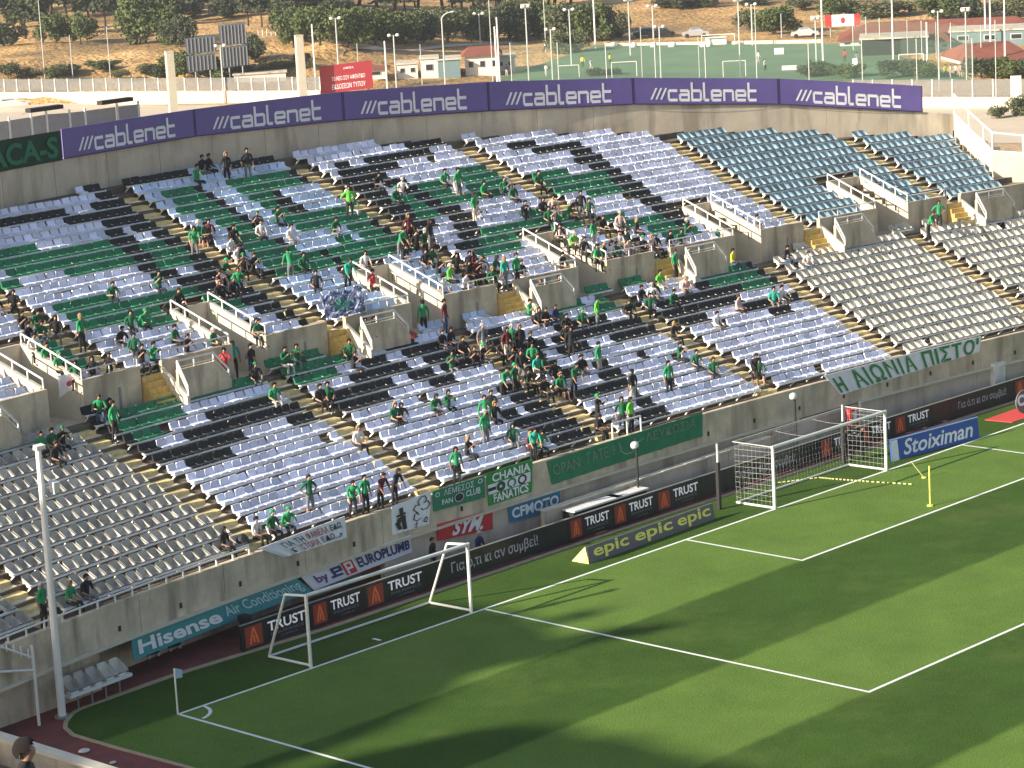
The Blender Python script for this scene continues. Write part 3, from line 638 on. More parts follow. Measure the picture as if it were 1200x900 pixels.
for (t_,j,s_,xs) in PLAN:
    key='%s%d.%d'%(t_,j,s_);allc=unrle(SEATCOL[key]);u=used.get(key,0);cols=allc[u:u+len(xs)];used[key]=u+len(xs)
    off=j*DL if t_=='L' else GU+j*DU;z=Z0+j*HL if t_=='L' else ZU+j*HU
    part=''
    if cnt[(t_,j,s_)]>1:
        seen[key]=seen.get(key,0)+1
        part=(', left part' if seen[key]==1 else ', right part') if cnt[(t_,j,s_)]==2 else ', %s part'%nth(seen[key])
    com=sorted(set(cols),key=lambda c:-cols.count(c))[:2]
    make_row(t_,j,xs,cols,'%s seats, %s row up, %s%s'%(' and '.join(CN[c].replace(' covered','') for c in com),nth(j+1),(LSEC if t_=='L' else USEC)[s_],part),off,z)
# short benches on the walkway in front of the tier wall
for (x,n,c,lb) in ((8.9,3,'K','beside the banner with a red mark'),(18.4,3,'G','near the man in red'),(20.2,2,'G','left of the yellow steps above the mosaic'),(27.0,3,'M','in front of the third tunnel'),(29.6,3,'M','by the man in the dark red top'),(37.1,3,'G','in front of the fourth tunnel'),(39.3,3,'G','right of the fourth tunnel'),(57.3,3,'W','in front of the sixth tunnel'),(59.4,2,'W','beside the reclining fan in green'),(50.5,2,'W','at the foot of the fifth stairs')):
    xs=[x+(k-(n-1)/2)*PITCHS for k in range(n)]
    make_row('B',12,xs,c*n,'short bench of %s seats %s'%(CN[c].replace(' covered',''),lb),12*DL-.1,Z0+12*HL)
# ================================================================== ADVERTISING AND BANNERS ON THE FRONT WALL
def wall_spot(px,py,off=-.59):
    d=AX*((px-600)/FPX)-AY*((py-450)/FPX)+AF
    t=40.
    for _ in range(9000):
        P=CV+d*t
        if abs(P.x-XC)<60 and P.y>bowl(P.x,off):break
        t+=.02
    return P
def simple(name,rgb,r=.6,v=.06): return mat(name,rgb,r,v,2.5)
M['teal']=simple('teal_vinyl',(.06,.33,.35));M['vwhite']=simple('vinyl_white',(.82,.82,.86));M['letter_w']=simple('white_lettering',(.90,.91,.92));M['letter_t']=simple('pale_teal_lettering',(.50,.72,.74))
M['red']=simple('red_vinyl',(.62,.035,.035));M['navy']=simple('navy_print',(.03,.04,.16));M['pblue']=simple('blue_vinyl',(.03,.23,.38));M['cgreen']=simple('green_cloth',(.015,.20,.09),.8,.2);M['cloth_w']=simple('white_cloth',(.85,.85,.88),.85,.1)
M['cgreen2']=simple('mid_green_cloth',(.03,.23,.12),.8,.15);M['bgreen']=simple('bright_green_cloth',(.03,.30,.06),.8,.15);M['redpaint']=simple('red_paint',(.42,.04,.06));M['dgreen']=simple('dark_green_paint',(.01,.08,.05));M['dk']=simple('black_paint',(.02,.02,.02))
M['greenpaint']=simple('green_paint',(.02,.24,.06));M['purp']=simple('purple_print',(.14,.03,.22))
def wall_panel(name,label,cat,corners,mt,off=-.59,n=10,wave=0.,kindpart='cloth',thick=.03,group=None,ncol=2):
    """banner hung on the curved wall; corners TL,TR,BR,BL as surveyed"""
    TL,TR,BR,BL=[wall_spot(*c,off=off) for c in corners]
    org=(TL+TR+BR+BL)/4;t=empty(name,label,cat,tuple(org),0,group)
    def fn(u,v,o=0.):
        a=BL.lerp(BR,u);c=TL.lerp(TR,u);p=a.lerp(c,v);x=p.x
        y=bowl(x,off)-o-(wave*(1-v)*math.sin(u*n*2.3)**2 if wave else 0)
        return Vector((x,y,p.z))-org
    b=MB();us=[i/(n*7) for i in range(n*7+1)];b.sheet(lambda u,v:fn(u,v,.0),us,[0,.25,.5,.75,1]);b.sheet(lambda u,v:fn(u,v,-thick),us,[0,1])
    for i in range(len(us)-1):
        for v in (0,1):b.quad(fn(us[i],v),fn(us[i+1],v),fn(us[i+1],v,-thick),fn(us[i],v,-thick))
    for u in (0,1):b.quad(fn(u,0),fn(u,1),fn(u,1,-thick),fn(u,0,-thick))
    b.build(kindpart,mt,t)
    return t,(lambda u0,u1,v0,v1,o=.03,sh=0.:(lambda u,v:fn(u0+(u1-u0)*u+sh*v,v0+(v1-v0)*v,o)))
def circle(fn,cu,cv,ru,rv,name,mt,parent,n=18,ring=None):
    b=MB();P=lambda k,s:fn(cu+ru*s*math.cos(2*math.pi*k/n),cv+rv*s*math.sin(2*math.pi*k/n))
    for k in range(n):
        if ring:b.quad(P(k,1),P(k+1,1),P(k+1,ring),P(k,ring))
        else:b.poly([P(k,1),P(k+1,1),fn(cu,cv)])
    return b.build(name,mt,parent,fix=False)
def rect(fn,u0,u1,v0,v1,name,mt,parent,o=None):
    b=MB();n=6
    for i in range(n):
        a=u0+(u1-u0)*i/n;c=u0+(u1-u0)*(i+1)/n;b.quad(fn(a,v0),fn(c,v0),fn(c,v1),fn(a,v1))
    return b.build(name,mt,parent,fix=False)
AD='advertising boards under the wall cap'
t,f=wall_panel('advert_board','teal air conditioning advert board under the cap of the front wall','advert board',[(153.5,749),(346,676),(366,693),(157,774)],M['teal'],off=-.60,kindpart='panel',group=AD)
text_mesh('Hisense',f(.03,.50,.18,.85),'lettering',M['letter_w'],t,bold=.03);text_mesh('Air Conditioning',f(.53,.98,.16,.86),'lettering',M['letter_t'],t,bold=.012)
t,f=wall_panel('advert_board','white plumbing advert board with a red and blue logo','advert board',[(350.5,674),(481,627),(482.5,647),(368,692)],M['vwhite'],off=-.60,kindpart='panel',group=AD)
text_mesh('by',f(.08,.19,.15,.72),'lettering',M['purp'],t,bold=.015);text_mesh('EUROPLUMB',f(.48,.98,.25,.82),'lettering',M['navy'],t,bold=.03)
fn=f(0,1,0,1,.032);strokes([[(.25,.40),(.25,.72),(.32,.72),(.32,.52),(.25,.52)],[(.22,.30),(.31,.30)]],fn,(.012,.06),'logo',M['navy'],t)
rect(fn,.345,.445,.12,.90,'logo_field',M['red'],t);fn2=f(0,1,0,1,.036);strokes([[(.37,.2),(.37,.75),(.42,.75),(.42,.45),(.37,.45)]],fn2,(.008,.06),'logo',M['letter_w'],t)
t,f=wall_panel('advert_board','red advert board with slanted white capitals behind the portable goal','advert board',[(512.5,614.5),(577,597),(577.7,620),(513,634)],M['red'],off=-.60,kindpart='panel',group=AD)
text_mesh('SYM.',f(.24,.80,.12,.9,.03,.05),'lettering',M['letter_w'],t,bold=.04,shear=.25)
t,f=wall_panel('advert_board','petrol blue advert board with squared white capitals','advert board',[(596,592),(656,573.5),(657,595),(597.5,613)],M['pblue'],off=-.60,kindpart='panel',group=AD)
text_mesh('CFMOTO',f(.04,.96,.2,.78),'lettering',M['letter_w'],t,bold=.035)
FB='fan banners hung on the front wall'
# white cloth with hand painted words
t,f=wall_panel('fan_banner','white cloth banner with green and red hand painted Greek words','banner',[(303,643),(404,605),(405.5,630),(333,653)],M['cloth_w'],wave=.05,group=FB)
text_mesh('ΓΙΑ ΤΗ',f(.20,.46,.50,.86),'lettering',M['dgreen'],t,bold=.01);text_mesh('ΦΑΝΕΛΑ',f(.50,.77,.52,.90),'lettering',M['redpaint'],t,bold=.012);text_mesh('ΕΔΩ,',f(.80,.95,.52,.86),'lettering',M['dgreen'],t,bold=.02)
text_mesh("Κ'",f(.20,.27,.12,.42),'lettering',M['dk'],t,bold=.012);text_mesh('ΙΣΤΟΡΙΑ',f(.33,.60,.10,.44),'lettering',M['redpaint'],t,bold=.012);text_mesh('ΕΔΩ...»',f(.64,.94,.14,.44),'lettering',M['dk'],t,bold=.012)
# clover drawing
t,f=wall_panel('fan_banner','white banner with a drawn clover and a dark figure in boots','banner',[(459,594),(505,575),(502,614),(460,627)],M['cloth_w'],wave=.04,group=FB)
fn=f(0,1,0,1,.032)
strokes([[(.70,.40),(.62,.52),(.55,.62),(.60,.74),(.70,.70),(.66,.82),(.74,.94),(.84,.93),(.88,.80),(.82,.72),(.92,.74),(.98,.62),(.92,.52),(.80,.52),(.74,.58)],[(.66,.50),(.58,.44),(.56,.30),(.66,.22),(.74,.28)],[(.60,.12),(.66,.18),(.64,.04),(.58,.05)],[(.84,.14),(.88,.26),(.94,.22),(.92,.10),(.84,.14)]],fn,(.013,.012),'drawing',M['dk'],t)
strokes([[(.22,.82),(.24,.58)],[(.14,.60),(.30,.62)],[(.20,.5),(.30,.52)],[(.18,.5),(.14,.3),(.20,.14)],[(.28,.5),(.30,.3),(.33,.10)],[(.10,.35),(.2,.40)]],fn,(.05,.035),'drawing',M['dk'],t)
t,f=wall_panel('fan_banner','plain green fan club banner with a dark round badge','banner',[(506.5,576),(568,557),(568,583),(508,599.5)],M['cgreen2'],wave=.03,group=FB)
text_mesh('ΛΕΜΕΣΟΣ',f(.20,.78,.64,.92),'lettering',M['cloth_w'],t);text_mesh('FAN',f(.16,.36,.22,.46),'lettering',M['letter_w'],t,bold=.01);text_mesh('CLUB',f(.62,.90,.28,.56),'lettering',M['letter_w'],t,bold=.01)
circle(f(0,1,0,1,.032),.49,.36,.09,.21,'badge',M['dk'],t);circle(f(0,1,0,1,.036),.49,.36,.09,.21,'badge_ring',M['cloth_w'],t,ring=.88)
for cu,cv in ((.08,.78),(.90,.82)):circle(f(0,1,0,1,.032),cu,cv,.045,.11,'badge_ring',M['cloth_w'],t,ring=.7)
t,f=wall_panel('fan_banner','green and white striped banner with three small round badges','banner',[(569.5,555),(624,538),(623,576),(573,593)],M['bgreen'],wave=.02,group=FB)
fn=f(0,1,0,1,.028);b=MB();rect(fn,.0,.95,.34,.64,'white_band',M['cloth_w'],t);rect(f(0,1,0,1,.034),.0,.17,.44,.54,'bar',M['dk'],t)
fn=f(0,1,0,1,.038)
for cu,m_ in ((.28,'dgreen'),(.52,'cgreen2'),(.76,'dk')):circle(fn,cu,.49,.10,.15,'badge',M[m_],t,ring=.62 if m_!='dgreen' else .3)
text_mesh('CHANIA',f(.10,.94,.68,.94,.04),'lettering',M['letter_w'],t,bold=.03);text_mesh('FANATICS',f(.10,.90,.05,.32,.04),'lettering',M['letter_w'],t,bold=.03)
t,f=wall_panel('fan_banner','long dark green cloth banner with faint grey lettering','banner',[(640.5,541),(823,483.5),(823,511),(647,568)],M['cgreen'],n=16,wave=.03,group=FB)
M['faint']=simple('faint_lettering',(.17,.26,.19));M['outl']=simple('outline_lettering',(.20,.33,.24))
text_mesh('OPAN',f(.02,.19,.35,.78),'lettering',M['faint'],t);text_mesh('ΓΑΤΕ 9',f(.24,.42,.38,.84),'lettering',M['faint'],t);text_mesh('ΛΕΥΚΩΣΙΑ',f(.62,.95,.50,.88),'lettering',M['faint'],t)
strokes([[(.450,.80),(.455,.45),(.48,.28),(.52,.26),(.545,.45),(.55,.80)]],f(0,1,0,1,.032),(.004,.03),'wreath',M['outl'],t)
t,f=wall_panel('fan_banner','white cloth banner with large green hand painted ΠΙΣΤΟ letters','banner',[(966,440),(1150,394),(1148,412),(985,463)],M['cloth_w'],n=30,wave=.03,group=FB)
GL=M['greenpaint']
text_mesh('Η',f(.01,.075,.10,.80,.035),'lettering',GL,t,bold=.03,shear=.2);text_mesh('ΑΙΩΝΙΑ',f(.13,.55,.06,.95,.035),'lettering',GL,t,bold=.018,spacing=1.15);text_mesh('ΠΙΣΤΟ',f(.60,.955,.02,.96,.035),'lettering',GL,t,bold=.022,spacing=1.1);rect(f(0,1,0,1,.032),.965,.98,.55,.97,'apostrophe',GL,t)
# ================================================================== LED PERIMETER BOARDS
led=[spot(281,758,.03),spot(360,731,.03),spot(551,673,.03),spot(667,635,.03),spot(840,581,.03),spot(1000,534,.03),spot(1200,472,.03),spot(1330,437,.03)]
led=[(5.6,led[0].y)]+[(p.x,p.y) for p in led]
LEDL=lambda x:3.42+(-.0006)*(x-25)**2
def x_at(px,y,z=0.):
    lo,hi=-12.,75.
    for _ in range(50):
        m_=(lo+hi)/2;p=Vector((m_,y,z))-CV;sx=600+FPX*p.dot(AX)/p.dot(AF)
        if sx<px:lo=m_
        else:hi=m_
    return (lo+hi)/2
def led_x(px,py):
    lo,hi=2.,75.
    for _ in range(50):
        m_=(lo+hi)/2;p=Vector((m_,LEDL(m_),.5))-CV;z=p.dot(AF);sx=600+FPX*p.dot(AX)/z
        if sx<px:lo=m_
        else:hi=m_
    return (lo+hi)/2
M['led']=mat('led_face',(.012,.014,.02),.35,emit=.0);M['flame']=mat('led_orange',(.20,.028,.015),.5,emit=.08);M['flame2']=mat('led_flame',(.50,.11,.03),.5,emit=.12);M['ledtxt']=mat('led_lettering',(.55,.55,.58),.5,emit=.25);M['ledtxt2']=mat('led_grey_lettering',(.30,.30,.34),.5,emit=.1);M['leddim']=mat('led_small_lettering',(.16,.16,.18),.5,emit=.05)
segs=[(283,364,'T',.62),(364,427,'T',1),(427,500,'T',1),(500,640,'G',1),(640,666,'',1),(666,718,'T',.6),(718,769,'T',.6),(769,822,'T',.6),(822,852,'',1),(852,942,'G',1),(942,960,'',1),(960,1006,'T',.5),(1006,1047,'T',.5),(1047,1092,'T',.5),(1092,1114,'',1),(1114,1188,'G',1),(1188,1230,'T',.5)]
nT=0;nG=0;nB=0
LB='led boards along the track behind the goal line'
for a,c,k,e_ in segs:
    x0,x1=led_x(a,0),led_x(c,0)
    A=Vector((x0+.01,LEDL(x0),.06));B=Vector((x1-.01,LEDL(x1),.06));T=Vector((0,.03,.88));org=(A+B)/2
    if k=='T':nT+=1;lb='black LED board showing an orange panel, %s with insurance lettering from the left'%nth(nT)
    elif k=='G':nG+=1;lb='black LED board showing a Greek slogan, %s from the left'%nth(nG)
    else:nB+=1;lb='blank black LED board, %s blank one from the left'%nth(nB)
    t=empty('led_board',lb,'LED board',tuple(org),0,LB)
    A=A-org;B=B-org;nrm=Vector((0,-1,0))
    b=MB();D=Vector((0,.10,0));b.hexa([A,B,B+D,A+D,A+T,B+T,B+T+D,A+T+D]);b.build('cabinet',M['led'],t)
    b=MB();b.hexa([A+T,B+T,B+T+D,A+T+D]+[q+Vector((0,0,.02)) for q in (A+T,B+T,B+T+D,A+T+D)]);b.build('top_rail',M['grey'],t)
    b=MB()
    for q in (A.lerp(B,.1),A.lerp(B,.9)):
        b.hexa([q+Vector(v) for v in ((-.03,.1,-.06),(.03,.1,-.06),(.03,.5,-.06),(-.03,.5,-.06),(-.03,.1,.6),(.03,.1,.6),(.03,.14,.6),(-.03,.14,.6))])
    b.build('foot',M['black'],t)
    F=lambda u0,u1,v0,v1,o=.012:box_fn(A,B,T,nrm,u0,u1,v0,v1,o)
    if k=='T':
        rect(F(0,1,0,1),.05,.30,.10,.90,'orange_field',M['flame'],t)
        strokes([[(.12,.2),(.14,.5),(.175,.8),(.21,.5),(.23,.2)],[(.175,.25),(.175,.5)]],F(0,1,0,1,.016),(.012,.03),'flame',M['flame2'],t)
        text_mesh('TRUST',F(.38,.93,.45,.84),'lettering',M['ledtxt'],t,bold=.018);text_mesh('INSURANCE',F(.42,.90,.27,.38),'small_lettering',M['leddim'],t);text_mesh('CYPRUS',F(.55,.80,.12,.19),'small_lettering',M['leddim'],t)
    elif k=='G':text_mesh('Για ό,τι κι αν συμβεί!',F(.20,.93,.22,.80) if a==500 else F(.12,.88,.28,.76),'lettering',M['ledtxt2'],t,bold=.006)
# ================================================================== PITCH-SIDE BOARDS
M['dgrey']=simple('charcoal_board',(.14,.13,.15));M['yel']=simple('yellow_print',(.95,.85,.16));M['blue']=simple('royal_blue_board',(.03,.10,.42));M['salmon']=simple('red_mat',(.62,.07,.06));M['fabric_y']=simple('pale_yellow_face',(.75,.70,.30))
def upright(name,label,cat,pA,pB,h,mt,group=None,thick=.06):
    A=spot(*pA);B=spot(*pB);org=(A+B)/2;t=empty(name,label,cat,tuple(org),0,group);A=A-org;B=B-org
    n=Vector((0,-1,0));D=Vector((0,thick,0));T=Vector((0,.10,h))
    b=MB();b.hexa([A,B,B+D,A+D,A+T,B+T,B+T+D,A+T+D]);b.build('panel',mt,t)
    b=MB()
    for q in (A.lerp(B,.15),A.lerp(B,.85)):b.bar(q+T*.8+D,q+Vector((0,.45,.02)),.02,5)
    b.build('strut',M['grey'],t)
    return t,A,B,T
EB='upright boards beside the goal'
t,A,B,T=upright('pitch_board','charcoal board with three yellow words left of the goal','advert board',(691,661),(838,608),.62,M['dgrey'],EB)
F=lambda u0,u1,v0,v1,o=.012:box_fn(A,B,T,(0,-1,0),u0,u1,v0,v1,o)
for u0,u1,s_ in ((.04,.31,.01),(.36,.66,.01),(.70,.97,.01)):text_mesh('epic',F(u0,u1,.10,.97),'lettering',M['yel'],t,bold=.02)
P0=spot(670,657.5);P1=spot(690,661);c=(P0+P1)/2;t=empty('wedge_sign','yellow wedge shaped arrow sign on the grass beside the charcoal board','sign',tuple(c))
b=MB();a_=P0-c;e_=P1-c;u_=e_+Vector((-.05,.10,.66));k_=e_+Vector((0,.25,0));b.poly([a_,e_,u_]);b.poly([a_,u_,k_]);b.poly([e_,k_,u_]);b.poly([a_,k_,e_]);b.build('body',M['fabric_y'],t)
b=MB();q=.012;b.poly([a_+Vector((.06,-q,.03)),e_+Vector((-.02,-q,.02)),e_+Vector((-.03,-q+.02,.26)),a_+Vector((.10,-q,.06))]);b.build('stripe',M['yel'],t,fix=False)
t,A,B,T=upright('pitch_board','royal blue board with slanted white lettering right of the goal','advert board',(1046,541),(1148,513),.93,M['blue'],EB)
rect(F(0,1,0,1),.0,.075,.0,.93,'white_stripe',M['letter_w'],t);rect(F(0,1,0,1),.0,1,.95,.995,'top_edge',M['letter_w'],t)
text_mesh('Stoiximan',F(.13,.93,.14,.86),'lettering',M['letter_w'],t,bold=.018,shear=.25)
# flat mat with a round logo
Q=[spot(1154,492.5),spot(1186,495.5),spot(1240,478),spot(1200,476)];c=sum(Q,Vector())/4;t=empty('printed_mat','red mat lying on the grass at the right with a round charcoal logo','mat',tuple(c))
b=MB();b.hexa([q-c+Vector((0,0,.004)) for q in Q]+[q-c+Vector((0,0,.03)) for q in Q]);b.build('mat_sheet',M['salmon'],t)
lc=spot(1196,483)-c
fn=lambda u,v:lc+Vector(((u-.5)*1.7,(v-.5)*.10-.25,(v)*1.05+.0))
b=MB();n=20
for k in range(n):
    a0,a1=2*math.pi*k/n,2*math.pi*(k+1)/n;b.hexa([fn(.5,.5)+Vector((0,o,0)) for o in (0,0,.05,.05)]+[fn(.5+.42*math.cos(a),.5+.5*math.sin(a))+Vector((0,o,0)) for a,o in ((a0,0),(a1,0),(a1,.05),(a0,.05))])
b.build('round_logo',M['dgrey'],t)
text_mesh('Cyta',lambda u,v:fn(.12+.95*u,.22+.62*v)+Vector((0,-.02,0)),'lettering',M['letter_w'],t,bold=.05)
# ================================================================== GOALS
def net_sheet(b,P,nu,nv,r=.011):
    for i in range(nu+1):
        pts=[P(i/nu,j/8) for j in range(9)];b.path(pts,r,3)
    for j in range(nv+1):
        pts=[P(i/8,j/nv) for i in range(9)];b.path(pts,r,3)
g=empty('goal','white football goal with a hanging net in front of the LED boards','goal',(34,0,0))
X0,X1,H=-3.72,3.72,2.44;pr_r=.065
for x in (X0,X1):
    b=MB();b.bar((x,0,0),(x,0,H+.05),pr_r,10);b.build('post',M['white'],g)
b=MB();b.bar((X0-.06,0,H+.05),(X1+.06,0,H+.05),pr_r,10);b.build('crossbar',M['white'],g)
dx_=-.75;dy_=1.85
b=MB()
for x in (X0,X1):b.bar((x,0,.05),(x+dx_*.1,dy_,.05),.045,6)
b.bar((X0+dx_*.1,dy_,.05),(X1+dx_*.1,dy_,.05),.04,6);b.build('ground_frame',M['white'],g)
b=MB();bk=1.5
for x in (X0,X1):
    net_sheet(b,lambda u,v:Vector((x+dx_*.1*u,dy_*u,.05+(H-.0)*v*(1-.06*math.sin(math.pi*v)*u))),9,11,.003)
o=b.build('side_net',M['net'],g);o['kind']='stuff'
b=MB();net_sheet(b,lambda u,v:Vector((X0+(X1-X0)*u,dy_+.08*math.sin(v*3.1),.05+H*v)),34,11,.0011);o=b.build('back_net',M['net'],g);o['kind']='stuff'
b=MB();net_sheet(b,lambda u,v:Vector((X0+(X1-X0)*u,dy_*v,H+.02-.06*math.sin(math.pi*v))),3,1,.003);o=b.build('roof_net',M['net'],g);o['kind']='stuff'
b=MB();b.path([(X0,0,H+.05),(X0-.2,dy_,H+.1),(X1-.2,dy_,H+.1),(X1,0,H+.05)],.014,4);b.build('net_cord',M['net'],g)
for (px,py,lb) in ((843,597,'black net post with a white tip left of the goal'),(650+300,560,'black net post behind the right half of the goal')):
    P=spot(px,py) if px<900 else Vector((34+3.9,2.3,0))
    t=empty('net_post',lb,'post',tuple(P),0,'posts holding the goal net');hh=zo(843,520,P) if px<900 else 2.5
    b=MB();b.box(-.07,-.07,0,.07,.07,hh*.72);b.build('pole',M['black'],t);b=MB();b.bar((0,0,hh*.72),(0,0,hh),.04,6);b.build('tip',M['white'],t)
# portable goal on the left
g=empty('portable_goal','portable white tube goal standing on the goal line at the left','goal',((spot(365,782).x+spot(551,717).x)/2,.12,0))
xa=spot(365,782).x-g.location.x;xb=spot(551,717).x-g.location.x;H=2.44;r=.062
for x in (xa,xb):
    b=MB();b.bar((x,0,0),(x,0,H),r,10);b.build('post',M['white'],g)
b=MB();b.bar((xa-.06,0,H),(xb+.06,0,H),r,10);b.build('crossbar',M['white'],g)
for x in (xa,xb):
    b=MB();b.path([(x,0,H),(x-.25,.75,H-.02),(x-.1,1.95,.06)],.045,8);b.build('stanchion',M['white'],g)
    b=MB();b.bar((x,.02,.06),(x-.1,1.95,.06),.045,8);b.build('side_bar',M['white'],g)
b=MB();b.bar((xa-.1,1.95,.06),(xb-.1,1.95,.06),.045,8);b.build('back_bar',M['dirtywhite'],g)
# corner flag
P=Vector((-.02,0,0));t=empty('corner_flag','white corner flag pole with a small pale flag','flag',tuple(P))
b=MB();b.bar((0,0,0),(0,0,1.5),.028,8);b.build('pole',M['white'],t)
b=MB();b.sheet(lambda u,v:(.02+.26*u,.03*math.sin(u*5),1.5-.36*(1-v)*(1-.3*u)-.1*u),[i/6 for i in range(7)],[0,.5,1]);b.build('cloth',simple('pale_blue_cloth',(.45,.60,.70)),t,fix=False)
# ================================================================== POLES AND SMALL THINGS ROUND THE PITCH
def box_part(name,root,x0,y0,z0,x1,y1,z1,m_):
    b=MB();b.box(x0,y0,z0,x1,y1,z1);return b.build(name,m_,root)
P=Vector((x_at(73,2.9),2.9,0));t=empty('light_pole','tall white pole with a spotlight in front of the grey seats','pole',tuple(P));hh=zo(44.5,527,P)
b=MB();b.bar((0,0,0),(0,0,hh),.135,10,r2=.10);b.build('shaft',M['white'],t);b=MB();b.bar((0,0,0),(0,0,.06),.26,10);b.build('base_plate',M['grey'],t)
b=MB();b.hexa([(-.12,-.1,hh),(.22,-.1,hh),(.22,.12,hh),(-.12,.12,hh),(-.12,-.1,hh+.12),(.22,-.1,hh+.12),(.2,.1,hh+.16),(-.1,.1,hh+.16)]);b.build('cap',M['white'],t)
zz=zo(56,572,P);b=MB();b.bar((.05,0,zz),(.42,-.1,zz+.02),.03,6);b.hexa([(.3,-.22,zz-.2),(.5,-.22,zz-.2),(.5,.0,zz-.16),(.3,.0,zz-.16),(.28,-.26,zz+.15),(.52,-.26,zz+.15),(.52,.02,zz+.19),(.28,.02,zz+.19)]);b.build('spotlight',M['white'],t)
# two CCTV style lamps on black poles behind the boards
for (bx,by,tx,ty,lb) in ((765.5,562,762,521,'black lamp post with a white lamp in front of the green banner'),(950,498,944,464,'black lamp post with a white lamp behind the goal')):
    x=led_x(bx,by);P=Vector((x,LEDL(x)+.75,0));t=empty('lamp_post',lb,'lamp post',tuple(P),0,'short lamp posts behind the boards');hh=zo(tx+2,ty,P)
    b=MB();b.bar((0,0,0),(0,0,hh-.1),.05,8);b.build('pole',M['black'],t)
    b=MB();b.bar((0,0,hh-.1),(.12,0,hh+.12),.025,5);b.bar((.12,0,hh+.12),(.6,.1,hh+.14),.012,4);b.build('arm',M['grey'],t)
    b=MB();ic=bmesh.new();bmesh.ops.create_icosphere(ic,subdivisions=2,radius=.17);ic.transform(Matrix.Translation((-.1,0,hh+.02))@Matrix.Diagonal((1.1,.9,.95,1)));me=bpy.data.meshes.new('lamp_head');ic.to_mesh(me);ic.free();me.materials.append(M['white']);link('lamp_head',me,t)
# low service wall with a pale coping between the boards and the front wall
t=empty('service_wall','low concrete wall with a cream coping behind the LED boards left of the goal','wall',(30,LEDL(30)+1.1,0))
x0,x1=x_at(640,LEDL(20)+1.1),x_at(905,LEDL(36)+1.1);n=10
for i in range(n):
    a,c_=x0+(x1-x0)*i/n,x0+(x1-x0)*(i+1)/n-.012
    y=LEDL(a)+1.1;pa=Vector((a,y,0));z=1.12+.16*(i/n)
    b=MB();b.box(a-30,y-t.location.y,-.01,c_-30,y-t.location.y+.2,z);b.build('panel',M['conc2'],t)
    b=MB();b.box(a-30,y-t.location.y-.04,z+.002,c_-30+.012,y-t.location.y+.24,z+.07);b.build('coping',M['cap'],t)
# white plastic shelters (dugout roofs) behind the boards
for px0,px1,lb in ((683,738,'left of the two low white roofed boxes behind the LED boards'),(733,768,'right one of the two low white roofed boxes behind the LED boards')):
    x0,x1=led_x(px0,0),led_x(px1,0);y=LEDL(x0)+.45;t=empty('equipment_box',lb,'box',((x0+x1)/2,y,0),0,'low boxes behind the boards');w_=(x1-x0)/2
    box_part('body',t,-w_,0,0,w_,.55,.98,M['black']);box_part('roof',t,-w_-.05,-.1,.985,w_+.05,.5,1.05,M['white'])
# tunnel way behind the goal: recess between two cheek walls
t=empty('pitch_tunnel','sunlit cream cheek wall and pale recess of the players tunnel behind the goal','tunnel',(40,5.2,0))
L_=lambda p:Vector(p)-t.location
b=MB()
a=wall_spot(907,494);c_=wall_spot(954,480)
xl,xr=a.x+.1,c_.x+1.4
b.hexa([L_((xl-.2,bowl(xl,FO-.3),0)),L_((xl,bowl(xl,FO-.3),0)),L_((xl,bowl(xl,1.3),0)),L_((xl-.2,bowl(xl,1.3),0)),L_((xl-.2,bowl(xl,FO-.3),1.4)),L_((xl,bowl(xl,FO-.3),1.4)),L_((xl,bowl(xl,1.3),1.4)),L_((xl-.2,bowl(xl,1.3),1.4))]);b.build('left_cheek',M['conc2'],t)
b=MB();q=[spot(954,477,1.4),spot(1006,487,1.1),spot(1006,500,.6),spot(958,503,.2)]
T0=Vector((xr-.9,bowl(xr,1.2),1.36));T1=Vector((xr+1.1,LEDL(xr)+.5,1.0))
T0=wall_spot(954,477,.9);T1=spot(1008,486,1.05)
b.hexa([L_((T0.x,T0.y,0)),L_((T0.x+.25,T0.y,0)),L_((T1.x+.25,T1.y,0)),L_((T1.x,T1.y,0)),L_((T0.x,T0.y,T0.z)),L_((T0.x+.25,T0.y,T0.z)),L_((T1.x+.25,T1.y,T1.z)),L_((T1.x,T1.y,T1.z))]);b.build('right_cheek',M['render'],t)
for px,py in ((990,478),(1008,475)):
    p=spot(px,py+8,1.05);b=MB();b.bar(L_(p),L_(p+Vector((0,0,.45))),.07,8);b.build('bollard',M['white'],t)
# red extinguisher cabinets and grey box
for (px,py,w_,h_,d_,m_,nm,lb,ct) in ((1021,490,.6,.75,.25,M['red'],'fire_cabinet','red fire cabinet with a white sign behind the goal','cabinet'),(1189,436,.85,1.0,.5,M['white'],'electric_cabinet','white electric cabinet behind the LED boards at the right','cabinet')):
    x=led_x(px,py);P=Vector((x,LEDL(x)+1.0,0));zt=zo(px,py-12,P);t=empty(nm,lb,ct,tuple(P));box_part('body',t,-w_/2,-d_/2,max(0,zt-h_),w_/2,d_/2,zt,m_);box_part('door',t,-w_*.2,-d_/2-.03,zt-h_*.75,w_*.3,-d_/2,zt-h_*.15,M['white'] if nm=='fire_cabinet' else M['dirtywhite'])
    box_part('plinth',t,-w_*.3,-d_*.3,0,w_*.3,d_*.3,max(.02,zt-h_-.002),M['conc2'])
